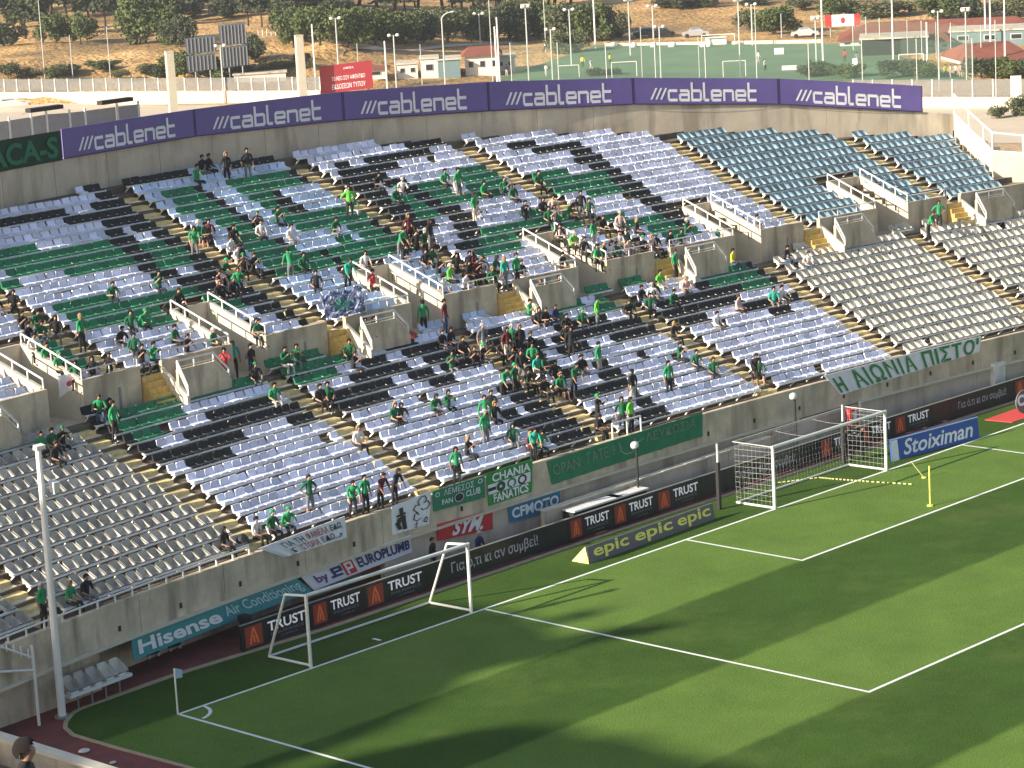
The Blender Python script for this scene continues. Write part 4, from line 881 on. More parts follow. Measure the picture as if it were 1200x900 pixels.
# bench of shell seats at the foot of the wall, left
xs_=[]
p0=Vector((x_at(96,2.75),2.75,0));p1=Vector((x_at(151,3.0),3.0,0));t=empty('touchline_bench','bench of five white shell seats on the track beside the teal board','bench',tuple((p0+p1)/2))
for k in range(5):
    p=p0.lerp(p1,k/4)-t.location;s=link('seat',seat_mesh('bare',M['W']),t,loc=p+Vector((0,.15,.62)),rz=math.atan2(p1.y-p0.y,p1.x-p0.x));s.scale=(1.15,1.2,1.5)
b=MB();b.hexa([p0-t.location+Vector(v) for v in ((-.3,.12,.50),)]+[p1-t.location+Vector((.3,.12,.50)),p1-t.location+Vector((.3,.45,.50)),p0-t.location+Vector((-.3,.45,.50))]+[p0-t.location+Vector((-.3,.12,.60)),p1-t.location+Vector((.3,.12,.60)),p1-t.location+Vector((.3,.45,.60)),p0-t.location+Vector((-.3,.45,.60))]);b.build('beam',M['white'],t)
b=MB()
for k in range(4):
    p=p0.lerp(p1,(k+.2)/3.4)-t.location;b.bar(p+Vector((0,.3,0)),p+Vector((0,.3,.51)),.03,5)
b.build('legs',M['grey'],t)
# yellow ribbon posts, sprinkler arc
P=spot(1090,593);t=empty('training_pole','yellow slalom pole standing on the grass beside the goal','pole',tuple(P));b=MB();b.bar((0,0,0),(0,0,zo(1090,546,P)),.03,7);b.build('shaft',M['yel'],t);b=MB();b.bar((0,0,0),(0,0,.05),.12,8);b.build('base',M['yel'],t)
a=spot(1068,543,1.0);c=spot(1082,560,.1);tag(o:=MB().build('x',M['yel']) if False else None) if False else None
P=spot(1083,560);t=empty('training_pole','pale yellow slalom pole leaning to the left near the goal','pole',tuple(P));b=MB();b.bar((0,0,0),spot(1068,541,.75)-P,.025,6);b.build('shaft',M['fabric_y'],t);b=MB();b.bar((0,0,0),(0,0,.04),.1,8);b.build('base',M['yel'],t)
b=MB();pts=[spot(912,566.5),spot(960,560.5),spot(975,562),spot(1015,565),spot(1071,568.5)]
for a_,c_ in zip(pts,pts[1:]):
    n=9
    for i in range(n):
        u=a_.lerp(c_,i/n);v=a_.lerp(c_,(i+.55)/n);b.bar(u+Vector((0,0,.03)),v+Vector((0,0,.03)),.03,4)
tag(b.build('marker_rope',M['fabric_y']),'dashed pale rope lying across the goal mouth on the grass','rope')
# camera on tripod by the left LED board
x=led_x(290,0)-.35;P=Vector((x,LEDL(x)-.1,0));P=spot(289,754);t=empty('camera_tripod','dark camera tripod at the left end of the LED boards','tripod',tuple(P))
for k,(dx,dy) in enumerate(((-.35,-.1),(.3,-.15),(.05,.35))):
    b=MB();b.bar((dx,dy,0),(0,0,.82),.03,5);b.build('leg',M['black'],t)
box_part('camera_body',t,-.16,-.2,.80,.16,.2,1.0,M['black'])
b=MB();b.hexa([(-.2,-.16,.3),(.22,-.16,.3),(.22,.16,.3),(-.2,.16,.3),(-.12,-.12,.79),(.14,-.12,.79),(.14,.12,.79),(-.12,.12,.79)]);b.build('rain_cover',M['black'],t)
P=spot(232,788);b=MB()
for (px,py,lb) in ((303-0,720,''),):pass
for px,py,s_,lb in ((98.5,882,.2,'small pale stone-like bag lying on the dark red track'),(132,895,.12,'small pale scrap lying at the track edge')):
    P=spot(px,py);ic=bmesh.new();bmesh.ops.create_icosphere(ic,subdivisions=2,radius=s_)
    for v in ic.verts:v.co*=1+.25*noise.noise(v.co*4)
    ic.transform(Matrix.Diagonal((1,.7,.35,1)));me=bpy.data.meshes.new('bag');ic.to_mesh(me);ic.free();me.materials.append(M['dirtywhite']);o=link('bag',me,None,loc=P+Vector((0,0,s_*.3)));tag(o,lb,'bag')
# wheeled photographers' chairs at the teal board
for px,py,lb in ((178,770,'small wheeled box under the left half of the teal board'),(203,761,'small wheeled box under the middle of the teal board')):
    P=spot(px,py);t=empty('trolley',lb,'trolley',tuple(P),0,'small trolleys under the teal board')
    box_part('body',t,-.25,-.12,.12,.25,.12,.42,M['black']);box_part('lid',t,-.26,-.13,.425,.26,.13,.47,M['pblue'])
    for dx in (-.2,.2):
        b=MB();b.bar((dx,-.14,.07),(dx,-.08,.07),.07,8);b.build('wheel',M['dirtywhite'],t)
# ================================================================== LEFT CORNER: ramp wall and railing, near wall
t=empty('corner_wall','low curved concrete wall in the left corner beside the white pole','wall',(-3,5,0))
b=MB();q=[(66,807),(56,814),(40,818),(20,819),(8,819),(-30,818)];Q=[Vector((.2,4.1,0)),Vector((-.9,3.95,0)),Vector((-2.2,3.8,0)),Vector((-3.6,3.7,0)),Vector((-6.5,3.6,0)),Vector((-14,3.6,0))]
for a_,c_ in zip(Q,Q[1:]):
    D=Vector((0,.3,0));Z=Vector((0,0,1.40));b.hexa([L-t.location for L in (a_,c_,c_+D,a_+D,a_+Z,c_+Z,c_+D+Z,a_+D+Z)])
b.build('panel',M['conc'],t)
b=MB();yr=2.85
def rp(px,py):
    x=x_at(px,yr,1.5);return Vector((x,yr,zo(px,py,(x,yr))))-t.location
b.bar(rp(41,790),rp(40.5,756),.05,6);b.bar(rp(-30,789),rp(41,785),.045,6);b.bar(rp(-30,744),rp(39,770),.04,6)
for k in range(5):
    px=4+k*8;b.bar(rp(px,748+k*3),rp(px,760+k*3),.025,5)
g_=rp(41,786);b.bar(g_,Vector((g_.x,g_.y,0)),.05,6);g_=rp(-25,789);b.bar(g_,Vector((g_.x,g_.y,0)),.05,6)
b.build('railing',M['white'],t)
W2=empty('west_stand_wall','cream topped concrete wall at the edge of the red track in the lower left corner','wall',(-7.9,-20,0))
b=MB()
for k in range(14):
    y1=-1.2-k*7;y0=y1-6.98;b.box(-.3,y0+20,-.01,0,y1+20,1.9)
b.build('panel',M['conc'],W2);b=MB();b.box(-.36,-78,1.905,.05,18.8,2.0);b.build('cap',M['cap'],W2)
b=MB();
for (ya,yb) in ((-1.35,-.2),):
    b.path([(-.15,ya+20,2.0),(-.15,ya+20,2.95),(-.15,yb+20,2.95),(-.15,yb+20,0)],.07,6)
b.build('gate_frame',M['white'],W2)
# a few rows of the west stand's lower seats
for r_ in range(4):
    t=empty('seat_row','%s row of pale blue seats of the near stand in the lower left corner'%nth(r_+1),'seat row',(-9.0-r_*.8,-8,1.5+.3*r_),0,'seat rows of the near stand')
    for k in range(18):
        s=link('seat',SM['W'],t,loc=(0,k*.5-6,.1),rz=math.pi/2)
    b=MB();b.box(-.1,-6.4,-.02,.02,2.9,.06);b.build('support_beam',M['beam'],t)
b=MB()
for r_ in range(6):b.box(-9.0-r_*.8-.4,-60,0,-8.25-r_*.8+.0,-1.2,1.2+.3*r_)
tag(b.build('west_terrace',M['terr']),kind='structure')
# ================================================================== PEOPLE
def body_mesh(name,J,bones,rad,subs=1):
    """one continuous skinned body; J joints, bones (a,b,slot)"""
    names=list(J);idx={n:i for i,n in enumerate(names)}
    me=bpy.data.meshes.new(name);me.from_pydata([J[n] for n in names],[(idx[a],idx[b]) for a,b,_ in bones],[])
    o=bpy.data.objects.new(name,me);COL.objects.link(o)
    sk=o.modifiers.new('skin','SKIN');sk.branch_smoothing=.5;sk.use_smooth_shade=True
    if not me.skin_vertices:
        bm=bmesh.new();bm.from_mesh(me);bm.verts.layers.skin.verify();bm.to_mesh(me);bm.free()
    for n,i in idx.items():
        v=me.skin_vertices[0].data[i];r=rad[n];v.radius=(r,r) if not isinstance(r,tuple) else r;v.use_root=(n=='pelvis')
    ss=o.modifiers.new('s','SUBSURF');ss.levels=subs;ss.render_levels=subs
    bpy.context.view_layer.update();dg=bpy.context.evaluated_depsgraph_get();m2=bpy.data.meshes.new_from_object(o.evaluated_get(dg))
    COL.objects.unlink(o);bpy.data.objects.remove(o)
    m2.materials.clear()
    for k in range(6):m2.materials.append(M['white'])
    segs=[(Vector(J[a]),Vector(J[b]),s,rad[a] if not isinstance(rad[a],tuple) else max(rad[a])) for a,b,s in bones]
    for p in m2.polygons:
        c=p.center;best=(9,0)
        for a,b,s,r in segs:
            d=b-a;t=max(0,min(1,(c-a).dot(d)/max(1e-9,d.length_squared)));q=(c-(a+d*t)).length-r*.6
            if q<best[0]:best=(q,s)
        p.material_index=best[1];p.use_smooth=True
    m2.name=name;return m2
# slots: 0 skin, 1 shirt, 2 trousers, 3 shoes, 4 lower leg, 5 forearm
def skeleton(pose):
    H=1.55
    J={};R_={'pelvis':(.135,.10),'waist':(.125,.095),'chest':(.155,.105),'neckb':(.075,.07),'neck':.052,'chin':.062,'head':(.083,.092),'crown':.055,'nose':.018}
    sit=pose in('sit','sit_lean','sit_phone')
    hz=.42 if sit else .80
    lean=.0
    if pose in('sit','sit_phone'):lean=.10
    if pose=='sit_lean':lean=.30
    if pose=='bend':lean=.42
    def T(h,fwd=0,x=0):            # trunk point h above the pelvis, tilted forward (-y)
        a=lean;return (x,-math.sin(a)*h-fwd*math.cos(a),hz+math.cos(a)*h-fwd*math.sin(a)*.3)
    J['pelvis']=T(0);J['waist']=T(.17);J['chest']=T(.36);J['neckb']=T(.48);J['neck']=T(.53,.01);J['chin']=T(.575,.03);J['head']=T(.645,.025);J['crown']=T(.70,.015);J['nose']=T(.632,.112)
    B=[('pelvis','waist',1),('waist','chest',1),('chest','neckb',1),('neckb','neck',0),('neck','chin',0),('chin','head',0),('head','crown',0),('head','nose',0)]
    for s,sd in ((-1,'l'),(1,'r')):
        sh='sh'+sd;J[sh]=T(.44,0,s*.175);R_[sh]=.062
        el,wr,hn,th,fi='el'+sd,'wr'+sd,'hn'+sd,'th'+sd,'fi'+sd
        if pose=='stand' or pose=='walk':
            sw=(.16*s if pose=='walk' else 0)
            e=Vector(J[sh])+Vector((s*.07,.03+sw*.5,-.25));w=e+Vector((s*.01,-.06+sw,-.22))
        elif pose=='hips':
            e=Vector(J[sh])+Vector((s*.17,.07,-.20));w=e+Vector((-s*.12,-.09,-.12))
        elif pose in('phone','sit_phone'):
            e=Vector(J[sh])+Vector((s*.06,-.14,-.20));w=e+Vector((-s*.12,-.14,.17))
        elif pose=='point':
            if s>0:e=Vector(J[sh])+Vector((.16,-.16,-.02));w=e+Vector((.12,-.18,.06))
            else:e=Vector(J[sh])+Vector((-.08,.02,-.25));w=e+Vector((0,-.1,-.2))
        elif pose=='bend':
            e=Vector(J[sh])+Vector((s*.04,-.08,-.24));w=e+Vector((-s*.02,-.12,-.18))
        elif pose=='sit_lean':
            e=Vector(J[sh])+Vector((s*.09,-.05,-.24));w=e+Vector((-s*.10,-.20,.02))
        else:
            e=Vector(J[sh])+Vector((s*.07,-.03,-.25));w=e+Vector((-s*.06,-.20,-.06))
        d=(w-e).normalized();J[el]=tuple(e);J[wr]=tuple(w);J[hn]=tuple(w+d*.06);J[fi]=tuple(w+d*.125+Vector((0,-.01,-.005)));J[th]=tuple(w+d*.075+Vector((-s*.035,-.02,.005)))
        R_[el]=.044;R_[wr]=.029;R_[hn]=(.036,.022);R_[fi]=.014;R_[th]=.013
        B+=[('neckb',sh,1),(sh,el,1),(el,wr,5),(wr,hn,0),(hn,fi,0),(hn,th,0)]
        hp,kn,an,hl,to='hp'+sd,'kn'+sd,'an'+sd,'mf'+sd,'to'+sd
        J[hp]=(s*.085,J['pelvis'][1],hz-.04);R_[hp]=(.088,.085)
        if sit:
            k=Vector((s*.12,J['pelvis'][1]-.38,hz+.01));a=k+Vector((s*.01,-.03-.03*s,-.36))
        else:
            st={'walk':.19*s,'bend':0}.get(pose,.02*s)
            k=Vector((s*.10,-.02-st*.5,hz*.53));a=Vector((s*.11,.02-st,.075))
        J[kn]=tuple(k);J[an]=tuple(a);J[hl]=(a.x,a.y-.03,a.z-.045);J[to]=(a.x+s*.02,a.y-.165,a.z-.05)
        R_[kn]=.056;R_[an]=.038;R_[hl]=.038;R_[to]=.03
        B+=[('pelvis',hp,2),(hp,kn,2),(kn,an,4),(an,hl,3),(hl,to,3)]
    return J,B,R_
BODY={};HEADP={}
for ps in('stand','walk','hips','phone','point','bend','sit','sit_lean','sit_phone'):
    J,B_,R_=skeleton(ps);BODY[ps]=body_mesh('person',J,B_,R_);HEADP[ps]=(Vector(J['head']),Vector(J['crown']))
def hair_mesh(mt,cap=False,long=False):
    bm=bmesh.new();bmesh.ops.create_icosphere(bm,subdivisions=3,radius=1.)
    kill=[v for v in bm.verts if (v.co.z<-.15 and v.co.y<.25) or (v.co.y<-.62 and v.co.z<.45) or v.co.z<(-1.1 if long else -.62)]
    bmesh.ops.delete(bm,geom=kill,context='VERTS')
    for v in bm.verts:
        n=noise.noise(v.co*3.5)*.07
        v.co=Vector((v.co.x*.092*(1+n),v.co.y*.108*(1+n)+.008,v.co.z*.112*(1+n)))
        if long and v.co.z<.02 and v.co.y>0:v.co.z-=.10;v.co.y+=.01
    if cap:
        r=bmesh.ops.create_cone(bm,cap_ends=True,segments=10,radius1=.075,radius2=.07,depth=.012);bmesh.ops.translate(bm,verts=r['verts'],vec=(0,-.10,.03))
    me=bpy.data.meshes.new('hair');bm.to_mesh(me);bm.free();me.materials.append(mt)
    for p in me.polygons:p.use_smooth=True
    return me
cl=lambda n,c,r=.85:mat(n,c,r,.12,6)
M['skin']=cl('skin',(.42,.235,.15),.6);M['skin2']=cl('skin_tanned',(.30,.16,.10),.6)
SH={'g':('green',cl('shirt_green',(.02,.27,.10))),'G':('dark green',cl('shirt_dark_green',(.012,.115,.05))),'k':('black',cl('shirt_black',(.014,.014,.016))),'w':('white',cl('shirt_white',(.66,.64,.64))),'r':('red',cl('shirt_red',(.60,.03,.05))),'m':('maroon',cl('shirt_maroon',(.12,.02,.025))),'y':('yellow',cl('shirt_yellow',(.72,.70,.04))),'b':('lime green',cl('shirt_lime',(.12,.52,.06))),'t':('turquoise',cl('shirt_turquoise',(.02,.36,.26))),'e':('grey',cl('shirt_grey',(.14,.15,.17))),'n':('navy',cl('shirt_navy',(.02,.03,.10))),'p':('pink',cl('shirt_pink',(.58,.40,.38)))}
TR={'k':('black trousers',M_k:=cl('trousers_black',(.016,.016,.018))),'j':('jeans',cl('jeans',(.05,.08,.16))),'w':('pale trousers',cl('trousers_pale',(.52,.48,.42))),'e':('grey trousers',cl('trousers_grey',(.16,.16,.17)))}
HR=[hair_mesh(cl('hair_dark',(.010,.007,.006),1.)),hair_mesh(cl('hair_brown',(.05,.028,.015))),hair_mesh(cl('hair_fair',(.30,.19,.08)),long=True),hair_mesh(cl('cap_green',(.02,.30,.10)),cap=True),hair_mesh(cl('cap_pale',(.5,.5,.48)),cap=True),hair_mesh(cl('hair_long',(.02,.013,.01)),long=True)]
PS=cl('shoe_white',(.55,.55,.55));PB=cl('shoe_black',(.03,.03,.03))
prnd=random.Random(11);PEOPLE=[]
LSH=['far left block','left grey block','above red-lettered banner','above fan club banner','above long green banner','behind the goal','above ΠΙΣΤΟ banner','right grey block','right grey block']
USH=['far left block','left edge block','under leftmost purple banner','under third purple banner','middle block','left of blue seats','left blue block','right blue block']
def surf(x,y):
    off=off_of(x,y)
    if off<FO+.1:return None
    if off<12*DL-.3:
        j=max(0,int((off+.30)/DL));return zf(j),'L',j,off
    if off<OFFW+.05:return ZB,'M',12,off
    inslot=any(a<x<b for a,b in SLOTS) and off<SLOT_OFF
    if inslot:return ZB,'T',0,off
    j=max(0,int((off-GU+.30)/DU));return zu(j),'U',j,off
def person(px,py,pose,shirt,trous='k',turn=None,hair=None,shorts=False,sc=1.,tier=None,long_sleeve=False):
    """px,py: survey position of the head; walks down the sight line to the row the person stands or sits in"""
    sit=pose.startswith('sit');hh=(HEADP[pose][1].z+.03)*sc
    if sit:hh=(HEADP[pose][1].z+.03-.42)*sc     # above the seat
    d=AX*((px-600)/FPX)-AY*((py+3-450)/FPX)+AF;t=60.;hit=None
    while t<220:
        P=CV+d*t;s=surf(P.x,P.y)
        if s and (tier is None or s[1] in tier):
            base=s[0]+(.42 if sit else 0)
            if P.z-hh<=base:hit=(P,s);break
        t+=.05
    if not hit:return None
    P,s=hit;z0=s[0];x=P.x;y=P.y
    if sit and s[1] in 'LU':
        j=s[2];off=(j*DL if s[1]=='L' else GU+j*DU)+.26;y=bowl(x,off);z=s[0]
    else:z=s[0]
    if pose=='walk' or not sit:
        if s[1] in 'LU':
            j=s[2];off=(j*DL if s[1]=='L' else GU+j*DU)
            oo=min(max(off_of(x,y),off-.18),off+.05) ;y=bowl(x,oo)
    rz=turn if turn is not None else prnd.uniform(-.7,.45)
    o=bpy.data.objects.new('person',BODY[pose]);COL.objects.link(o);o.location=(x,y,z+(0 if not sit else (-.03)));o.rotation_euler=(0,0,rz);f=sc*prnd.uniform(.97,1.04);o.scale=(f,f,f)
    skin=M['skin'] if prnd.random()<.7 else M['skin2'];shm=SH[shirt][1];trm=TR[trous][1]
    if pose!='x':
        for k,mm in enumerate((skin,shm,trm,PS if prnd.random()<.5 else PB,skin if shorts else trm,shm if long_sleeve else skin)):
            o.material_slots[k].link='OBJECT';o.material_slots[k].material=mm
    hi=prnd.choices([0,1,2,3,4,5],[9,4,1,1,1,2])[0] if hair is None else hair
    hp,cr=HEADP[pose];h=link('hair' if hi not in(3,4) else 'cap',HR[hi],o,loc=hp+Vector((0,.004,.012)))
    ax=(cr-hp).normalized();h.rotation_euler=(math.atan2(-ax.y,ax.z)*1.0*(1 if True else 1),0,0)
    pw={'stand':'standing','walk':'walking','hips':'standing','phone':'standing, hands raised','point':'pointing','bend':'bending forward','sit':'sitting','sit_lean':'sitting hunched','sit_phone':'sitting, hands raised'}[pose]
    if s[1]=='L':
        sec=sum(1 for a in('Z','A','B','C','D','F','E','E2') if aisle_x(a,s[3],'L')<x);pl='%s lower row, %s'%(nth(s[2]+1),LSH[sec])
    elif s[1]=='U':
        sec=sum(1 for a in('U0','U1','U2','U3','U4','U5','U6') if aisle_x(a,s[3],'U')<x);pl='%s upper row, %s'%(nth(s[2]+1),USH[sec])
    elif s[1]=='T':pl='inside a tunnel mouth of the upper tier'
    else:
        k=sum(1 for a,b in SLOTS if (a+b)/2<x);pl='on the walkway %s the %s tunnel'%(('left of' if k<1 else 'right of'),ordn[max(0,k-1)])
    PEOPLE.append((o,SH[shirt][0],pw,pl,px,'bare legs' if shorts else TR[trous][0]));o['category']='person'
    return o
S,W_,HP,PHN,PT,BD,T,TL_,TP='stand','walk','hips','phone','point','bend','sit','sit_lean','sit_phone'
CROWD="""2 346 T k|25 345 T k|50 360 T G|41 376 T k|75 373 T k|96 371 S g B|45 407 T w|63 417 T g|98 420 T G|67 433 T g c|117 416 T k|137 412 T k|162 365 T G|178 362 L g|167 393 T G|175 405 T k|188 400 T g|115 458 L g j|131 468 S g|138 472 T k|213 383 T G|228 390 T k|246 380 T G|262 405 P r s|272 397 S t|293 404 S k j|332 410 T G w|347 402 T G|309 428 T k|322 445 T g w|297 376 T k|310 372 T G
45 502 T g|72 495 T k|60 513 T k|69 502 T G|53 690 S g|95 695 T g f|115 688 T k|276 636 T k|313 614 T w|332 609 T G|350 606 L g c|364 562 H G s|431 558 S g|417 578 L g|449 558 B m|466 559 L k|507 457 T G s|533 453 T G|560 460 S g|572 453 T k|570 487 S g|547 508 T k|539 538 S g|428 375 S g w|438 373 W k|412 407 T k s|420 403 T G|495 350 S g B|520 348 S m j|567 380 S e w|528 390 T k|538 388 T k|592 382 S m w|602 378 S k|610 379 T g|617 385 T k|623 333 S k|633 330 S e|655 323 S k s|630 353 T g|639 357 T k|646 361 T k|660 361 T n j|670 364 T k|683 358 T G|699 345 O b|697 397 S g w|612 412 W k|594 421 S G|583 427 L g|640 420 T t|652 432 T G s|663 433 T g s|673 425 L G|682 412 T k|690 416 T k s|740 430 S k wB|785 427 S g|728 463 S G|743 464 S b|702 466 P k|634 507 T m|630 525 L t|647 517 T g|753 330 T k j|765 326 T G|783 321 T b w|791 297 S g|807 294 S G j|802 319 T w|813 323 T p s|857 289 T y j|794 272 T k j|773 274 T p|807 268 T G|814 259 T G j|744 279 T p s|755 256 T k|872 343 T p s|917 337 T t s|926 334 T w s|929 289 T k j|949 290 T w j|1100 238 H g|1089 252 L g|807 404 T G|815 406 T G|886 418 B k s|900 421 T G s|893 256 T w|605 395 T k|598 398 T k|620 398 T g|609 405 T k|565 402 T k|552 395 T k
410 222 H b|421 231 L g w|530 201 T g|538 197 S g|545 210 T w s|575 209 T g|557 229 S g w|565 238 T w w|480 251 S m|468 264 L g|505 257 S k|593 204 T g|600 206 T G|232 190 T g|252 182 T k|263 175 S k|291 178 S k|245 186 T k|237 257 T g s|253 255 T m|269 260 T k|303 254 T w|311 251 T k|273 273 T w s|278 282 T k|287 288 T w w|300 292 T k|262 312 T w|272 317 T k|289 317 T g|279 322 T k|265 318 T m|341 289 L g B|408 303 L t|433 298 T w|440 313 T r|565 293 T m|573 299 T k|606 297 S g|620 307 T k w|585 313 T G|593 320 S t B|697 258 S g wB|652 265 T p|663 263 T k|672 275 T b|687 292 T w|700 287 T G|736 252 T p s|731 280 T G|680 222 S k|676 236 T G|658 230 T p|657 237 T w|524 300 T k|558 304 T k|552 320 T w|528 325 T w|536 312 T b|568 307 T m|545 297 T k|508 292 T k|497 270 T k|502 265 T G|490 262 T k|474 270 T k|587 392 T k|615 398 T k|630 410 T G|620 428 T G|628 436 T k|575 405 T k|655 420 T k|648 440 T k|700 480 T k|711 484 L k|540 415 T G|515 290 T G|560 296 T k|575 303 T w|588 300 T G|470 282 T k|645 232 T k|652 240 T G|735 268 T w|745 270 T G|763 275 T k|690 305 T k|705 300 T g|150 380 T k|55 375 T G|35 370 T k|258 325 T k|266 300 T G|295 300 T k|245 262 T G|228 262 L g|660 375 T k|670 380 S k|735 345 T G|745 348 T k|760 340 T G|775 335 T w|785 335 T G|195 320 T G|210 335 T k|140 330 T G|365 300 T G|380 318 T k|330 240 T G|350 262 T w|400 255 T G|450 205 T k|460 215 T G|480 210 T w|610 215 T G|625 235 T k|640 200 T G|715 250 T k|700 235 T G|470 470 T G|480 475 T k|430 500 T w|385 455 T k|395 450 T G|590 470 T k|612 500 T G|800 380 T k|835 415 T G|850 365 T w|718 305 T k j|725 300 T w|779 290 T k|668 298 T k"""
for ln_ in CROWD.replace('\n','|').split('|'):
    q=ln_.split();px,py=float(q[0]),float(q[1]);ps={'T':T,'S':S,'L':BD,'P':PHN,'H':HP,'O':PT,'W':W_,'B':BD}[q[2]]
    if ps==BD and q[2]=='L' and prnd.random()<.35:ps=TL_
    if ps==T:ps=prnd.choice([T,T,T,TL_,TP])
    fl=q[4] if len(q)>4 else ''
    tr='w' if 'w' in fl else 'j' if 'j' in fl else prnd.choice('kkke')
    person(px,py,ps,q[3],tr,turn=(math.pi+prnd.uniform(-.4,.4)) if 'B' in fl else None,hair=3 if 'c' in fl else 2 if 'f' in fl else None,shorts='s' in fl,tier=('LM' if 0 else None),long_sleeve=prnd.random()<.25)
def ground_person(px,py,pose,shirt,trous,label,rz=0,sc=1.05,z=0.,hair=0,P=None):
    P=P or spot(px,py,z);sit=pose.startswith('sit')
    o=bpy.data.objects.new('person',BODY[pose]);COL.objects.link(o);o.location=P;o.rotation_euler=(0,0,rz);o.scale=(sc,)*3
    for k,mm in enumerate((M['skin'],SH[shirt][1],TR[trous][1],PB,TR[trous][1],SH[shirt][1])):
        o.material_slots[k].link='OBJECT';o.material_slots[k].material=mm
    hp,cr=HEADP[pose];h=link('hair',HR[hair],o,loc=hp+Vector((0,.004,.012)));h.rotation_euler=(math.atan2(-(cr-hp).y,(cr-hp).z),0,0)
    o['category']='person';o['label']=label;o['group']='people beside the pitch';return o
ground_person(991,541,'stand','k','k','boy in black standing behind the goal net, left of three',-.3,.92)
ground_person(999,540,'phone','k','k','boy in black standing behind the goal net, middle of three',.6,.92)
ground_person(1011,539,'hips','k','k','boy in black standing behind the goal net, right of three',.2,.95)
x=led_x(531,0);ground_person(0,0,'stand','k','k','steward in black standing by the red board behind the LED boards',.4,1.,P=Vector((x,LEDL(x)+1.0,0)))
x=led_x(590,0);ground_person(0,0,'sit','n','k','person in a white cap crouching behind the LED boards near the petrol blue board',.2,1.,hair=4,P=Vector((x,LEDL(x)+1.3,-.02)))
# unique wording for everyone in the crowd
OW=['leftmost','second from left','third from left','fourth from left','fifth from left','sixth from left','seventh from left','eighth from left']
by={}
for e in PEOPLE:by.setdefault((e[1],e[5],e[2],e[3]),[]).append(e)
for (sh,tr,pw,pl),l in by.items():
    l.sort(key=lambda e:e[4])
    for i,e in enumerate(l):
        sx='' if len(l)==1 else ', left one' if len(l)==2 and i==0 else ', right one' if len(l)==2 else ', '+OW[min(i,7)]
        e[0]['label']='%s top, %s, %s%s, %s'%(sh,tr,pw,sx,pl);e[0]['group']='fans in the stand'
# ------------------------------------------------------------------ things the fans brought
M['dome']=simple('red_umbrella',(.34,.03,.03))
def dome(px,py,label,r,z,tier='M'):
    P=spot(px,py,z);t=empty('umbrella',label,'umbrella',tuple(P));b=MB();n=12
    pf=[(0,.42),(.35,.40),(.7,.28),(1,.0)]
    b.sheet(lambda u,v:(r*pf[v][0]*math.cos(u),r*pf[v][0]*math.sin(u),r*pf[v][1]*1.1+.15),[2*math.pi*i/n for i in range(n+1)],range(4));b.build('canopy',M['dome'],t,fix=False)
    b=MB();b.bar((0,0,0),(0,0,r*.46+.17),.012,5);b.build('shaft',M['black'],t)
dome(474,399,'red umbrella propped open on the walkway below the third tunnel',.62,ZB+.1)
M['bagdk']=simple('dark_fabric',(.02,.02,.025))
for px,py,z,lb in ((285,638,Z0,'dark rucksack on the last grey seat beside the yellow steps'),(455,400,ZB,'dark bag on the walkway near the red umbrella')):
    P=spot(px,py,z);bm=bmesh.new();bmesh.ops.create_icosphere(bm,subdivisions=2,radius=.24)
    for v in bm.verts:v.co*=1+.2*noise.noise(v.co*5)
    me=bpy.data.meshes.new('rucksack');bm.to_mesh(me);bm.free();me.materials.append(M['bagdk']);tag(link('rucksack',me,None,loc=P+Vector((0,0,.15))),lb,'bag')
# flags hung over the tier wall
def hang(name,label,pts,z,cols,wave=.06):
    TLp,TRp=spot(*pts[0],z),spot(*pts[1],z);hl=pts[2];t=empty(name,label,'flag',tuple(TLp))
    for k,(v0,v1,mt_) in enumerate(cols):
        b=MB();b.sheet(lambda u,v:(TRp-TLp)*u+Vector((0,-.05-wave*math.sin(u*9+v*3)**2,-hl*(v)*(1-.25*math.sin(u*3)))),[i/10 for i in range(11)],[v0+(v1-v0)*i/3 for i in range(4)]);b.build('cloth',mt_,t,fix=False,smooth=True)
hang('flag','white flag with a small red mark tied to the rail by the first tunnel',((66,440),(92,436),.85),ZP+.2,[(0,1,M['cloth_w'])])
P=spot(78,449,ZP-.1);b=MB();b.poly([P+Vector((.14*math.cos(a*.9),-.16,.11*math.sin(a*.9))) for a in range(7)]);o=b.build('red_mark',M['redpaint'],None,fix=False)
fl=[q for q in COL.objects if q.name.startswith('flag') and 'red mark' in str(q.get('label'))][0];o.parent=fl;o.location=-Vector(fl.location)
hang('flag','crumpled green and white flag hanging over the wall corner by the fifth tunnel',((822,274),(843,271),1.1),ZP+.15,[(0,.4,M['cgreen2']),(.4,.6,M['cloth_w']),(.6,1,M['cgreen2'])],.12)
hang('flag','dark green flag hanging over the wall right of the fourth tunnel',((723,295),(739,291),.85),ZP+.15,[(0,.5,M['cgreen']),(.5,1,simple('petrol_cloth',(.02,.12,.12)))],.12)
# large printed cloth with a clover badge, crumpled over the seats
c0=[spot(374,349,ZU+.95),spot(424,338,ZU+.95),spot(428,366,ZU+.30),spot(384,377,ZU+.30)]
t=empty('badge_cloth','crumpled grey blue cloth with a round badge lying over upper seats','flag',tuple(c0[0]))
def fc(u,v,o=0.):
    p=(c0[3].lerp(c0[2],u)).lerp(c0[0].lerp(c0[1],u),v);q=noise.noise(Vector((u*5,v*5,2)))*.16+abs(noise.noise(Vector((u*13,v*11,4))))*.14
    return p-c0[0]+Vector((noise.noise(Vector((u*3,v*3,8)))*.15,0,q+o+.05))
M['cb']=mat('grey_blue_cloth',(.10,.12,.20),.9,.7,2.2,stain=(.42,.44,.55,3.,(1,1,1)))
b=MB();b.sheet(fc,[i/30 for i in range(31)],[i/30 for i in range(31)]);b.build('cloth',M['cb'],t,fix=False)
f_=lambda u,v:fc(u,v,.03)
